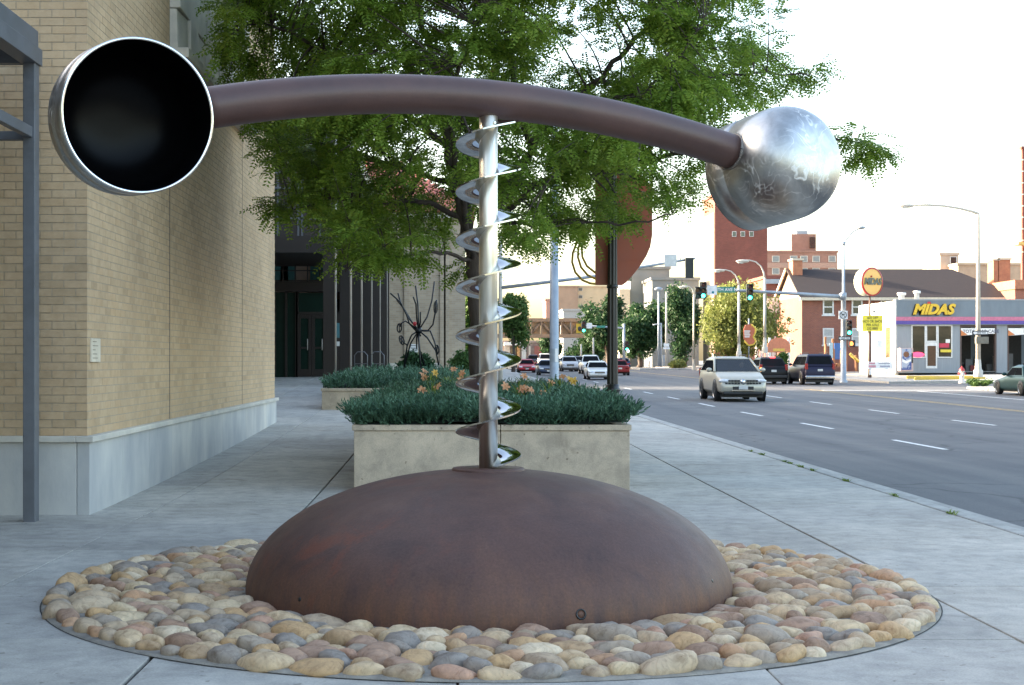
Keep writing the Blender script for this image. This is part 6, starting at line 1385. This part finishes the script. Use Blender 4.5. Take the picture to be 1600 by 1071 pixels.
    if not hero:
        g_ = MB().box(-h*.42, h*.42, yf-.012, yf+.12, hood*.60, hood*.82).build('grille', M_TRIM, t, bevel=.02); MB().box(-h*.4, h*.4, yf-.018, yf-.013, hood*.70, hood*.73).build('grille_bar', M_CHROME, g_)
        MB().box(-h*.88, h*.88, yf-.06, yf+.2, gc+.06, gc+.24).build('front_bumper', M_CHROME if kind in ('pickup', 'bigsuv') else pm, t, bevel=.05)
        MB().box(-.16, .16, yf-.075, yf-.062, gc+.10, gc+.22).build('front_plate', M_PLATE, t)
    MB().box(-h*.93, h*.93, yr-.16, yr+.08, gc+.04, gc+.24).build('rear_bumper', M_TRIM if kind == 'suv' else M_CHROME if kind == 'bigsuv' else pm, t, bevel=.05)
    MB().box(-.16, .16, yr+.005 if kind != 'sedan' else yr+.0, yr+.018, belt-.36, belt-.22).build('rear_plate', M_PLATE, t)
    MB().box(-h*.84, h*.84, yf+.3, yr-.3, .15, gc+.02).build('underbody', M_TRIM, t)
    if kind in ('suv', 'bigsuv'):
        for s in (-1, 1): MB().tube([(s*ht*.82, ws1+.3, H+.0), (s*ht*.84, ws1+.4, H+.06), (s*ht*.84, rr1-.35, H+.06), (s*ht*.82, rr1-.25, H-.0)], .018, 6).build('roof_rail', M_TRIM, t)
    Yc = Y or Yroad(gy)+L/2*scale
    t.location = (X if X is not None else GX(px, Yc), Yc, zroad(Yc)+.006); t.rotation_euler = (0, 0, (math.pi if away else 0)+rot); t.scale = (scale,)*3
    return t, K
mw, N_, L_, b_ = node_mat('clear_windscreen')
gl = N_.new('ShaderNodeBsdfGlossy'); gl.inputs['Roughness'].default_value = .03; tr = N_.new('ShaderNodeBsdfTransparent'); tr.inputs[0].default_value = (.25,.30,.32,1); ms_ = N_.new('ShaderNodeMixShader'); ms_.inputs[0].default_value = .10
L_.new(tr.outputs[0], ms_.inputs[1]); L_.new(gl.outputs[0], ms_.inputs[2]); L_.new(ms_.outputs[0], N_['Material Output'].inputs[0]); M_WSG = mw
# near silver-gold SUV with its driver
sv, K = car(0, 0, 'silver-gold SUV driving towards us on the near side of the street', (.46,.435,.365), 'champagne', 'suv', Y=63.0, X=GX(1143, 63), group='moving cars nearest us', hero=True, scale=1.09, seethrough=True)
L, Wd, H, belt, hood = K[:5]; h = Wd/2; yf = -L/2
gr = MB(); 
for r_ in range(2):
    for k in range(5):
        for s in (-1, 1): gr.cbox((s*(.17+k*.115), yf+.075-.03*r_+.01*k, hood*.80-.095*r_), .092, .16, .06)
gr.build('grille', M_TRIM, sv); MB().lathe([(.10,0),(.10,.02),(.0,.03)], (0, yf+.02, hood*.755), (0,-1,0), 18).build('badge', M_CHROME, sv)
MB().box(-h*.42, h*.42, yf-.035, yf+.1, .45, .57).build('lower_intake', M_TRIM, sv, bevel=.02); MB().box(-h*.46, h*.46, yf-.055, yf-.02, .41, .445).build('chrome_strip', M_CHROME, sv); MB().box(-h*.8, h*.8, yf-.015, yf+.3, .26, .38).build('lower_bumper', M_TRIM, sv, bevel=.04)
MB().box(-.17, .17, yf-.06, yf-.04, .46, .60).build('front_plate', M_PLATE, sv)
for s in (-1, 1): MB().sphere((s*h*.72, yf+.06, .50), .085, .05, .075, 10, 7).build('fog_lamp', M_HEADL, sv)
MB().box(-h*.8, h*.8, -.55, 1.6, .5, .52).build('cabin_floor', M_INT, sv); MB().box(-h*.85, h*.85, -1.0, -.75, .75, 1.07).build('dashboard', M_INT, sv, bevel=.05)
for s in (-1, 1): MB().box(s*.38-.25, s*.38+.25, .05, .25, .55, 1.42).build('seat', M_INT, sv, bevel=.06)
wl = MB(); wl.tube([(.38+.18*math.cos(a), -.62-.06*math.sin(a), 1.06+.16*math.sin(a)) for a in np.linspace(0, 2*math.pi, 17)], .018, 6, cap=False); wl.build('steering_wheel', M_TRIM, sv)
# driver: seated figure, one continuous skin-grown body
pn = thing('person', (0, 0, 0), 'driver in dark top at the wheel of the silver-gold SUV', 'person')
bmn = bpy.data.meshes.new('body'); jt = [(.38,-.02,.62),(.38,0,.85),(.38,-.02,1.08),(.38,-.04,1.2),(.38,-.06,1.28),(.56,-.03,1.10),(.60,-.20,.92),(.50,-.46,1.06),(.48,-.55,1.10),(.20,-.03,1.10),(.16,-.20,.92),(.26,-.46,1.06),(.28,-.55,1.10),(.48,-.3,.62),(.28,-.3,.62)]
ed = [(0,1),(1,2),(2,3),(3,4),(2,5),(5,6),(6,7),(7,8),(2,9),(9,10),(10,11),(11,12),(0,13),(0,14)]
bmn.from_pydata(jt, ed, []); po = link_mesh('body', bmn, pn); sk = po.modifiers.new('skin', 'SKIN'); 
for v, r_ in zip(bmn.skin_vertices[0].data if bmn.skin_vertices else [], [.17,.16,.15,.06,.06,.075,.05,.04,.04,.075,.05,.04,.04,.09,.09]): v.radius = (r_, r_*.8)
po.modifiers.new('sub', 'SUBSURF').levels = 2; po.modifiers['sub'].render_levels = 2; bmn.materials.append(mat('driver_top', (.05,.05,.07), .8))
hd = MB().sphere((.38,-.08,1.38), .085, .10, .125, 16, 12); hd.sphere((.38,-.18,1.37), .014, .02, .022, 8, 6); hd.sphere((.295,-.07,1.375), .012, .022, .032, 8, 6); hd.sphere((.465,-.07,1.375), .012, .022, .032, 8, 6); hdo = hd.build('head', mat('driver_skin', (.48,.28,.19), .6), pn)
MB().sphere((.38,-.055,1.43), .094, .105, .095, 14, 9).build('hair', mat('driver_hair', (.05,.03,.02), .7), hdo)
for s in (-1, 1): MB().sphere((.38+s*.034,-.165,1.39), .013, .008, .009, 8, 6).build('eye', M_BLACK, hdo)
MB().box(.355, .405, -.178, -.168, 1.318, 1.327).build('mouth', mat('driver_lip', (.3,.1,.09), .5), hdo)
pn.location = sv.location; pn.rotation_euler = sv.rotation_euler; pn.scale = sv.scale
# the two SUVs driving away
car(0, 0, 'black SUV with glowing brake light driving away', (.012,.012,.014), 'black', 'suv', True, Y=97, X=GX(1197, 97), group='SUVs driving away', scale=1.02)
t = bpy.data.objects['suv_car.001']; MB().box(-.16, .16, 1.92, 1.97, 1.66, 1.73).build('brake_light', mat('brake_glow', (.5,.02,.02), .3, em=(1,.04,.04), ems=1.5), t)
MB().sphere((.82, 2.38, .92), .10, .03, .14).build('turn_signal', mat('amber_glow', (.7,.2,.02), .3, em=(1,.3,.03), ems=1.2), t)
car(0, 0, 'large dark navy SUV driving away in the outer lane', (.022,.022,.045), 'navy', 'bigsuv', True, Y=95.5, X=GX(1266, 95.5), group='SUVs driving away')
car(0, 0, 'dark green sedan cut off by the right edge of the picture', (.018,.055,.055), 'green', 'sedan', True, Y=70.6, X=27.35, group='moving cars nearest us', hero=False, scale=1.02)
# queue in the distance
for px, gy, lab, col, cn_, kd, aw in (
    (933, 594, 'old white sedan leading the far queue beside the black lamp post', (.62,.62,.60), 'white', 'sedan', False),
    (922, 585, 'white pickup truck right behind the white sedan', (.60,.61,.62), 'white', 'pickup', False),
    (855, 587, 'dark blue sedan partly behind the thick grey pole', (.045,.06,.10), 'blue', 'sedan', False),
    (889, 581, 'silver SUV right of the thick grey pole', (.36,.37,.38), 'silver', 'suv', False),
    (903.5, 580.5, 'dark grey SUV between the silver SUV and the white pickup', (.05,.052,.055), 'graphite', 'suv', False),
    (822, 583, 'red sedan nearest the auger post in the far queue', (.36,.03,.04), 'red', 'sedan', False),
    (851, 573, 'white van at the back of the far queue', (.60,.60,.58), 'white', 'van', False),
    (833, 572, 'dark navy SUV left of the white van', (.025,.03,.06), 'navy', 'bigsuv', False),
    (801, 577, 'dark blue-grey sedan at the left end of the far queue', (.05,.065,.09), 'slate', 'sedan', False),
    (877, 578, 'teal sedan just right of the thick grey pole', (.08,.18,.20), 'teal', 'sedan', False),
    (965, 587, 'red sedan driving away beside the black lamp post', (.20,.022,.022), 'darkred', 'sedan', True),
    (972, 577, 'blue sedan farthest away right of the black lamp post', (.03,.06,.14), 'deepblue', 'sedan', True),
    (817, 571, 'farthest dark sedan seen over the red sedan', (.03,.03,.035), 'black', 'sedan', False)):
    car(px, gy, lab, col, cn_, kd, aw)
print('objects', len(bpy.data.objects), 'tris', sum(len(m.loops)-2*len(m.polygons) for m in bpy.data.meshes if m.users))
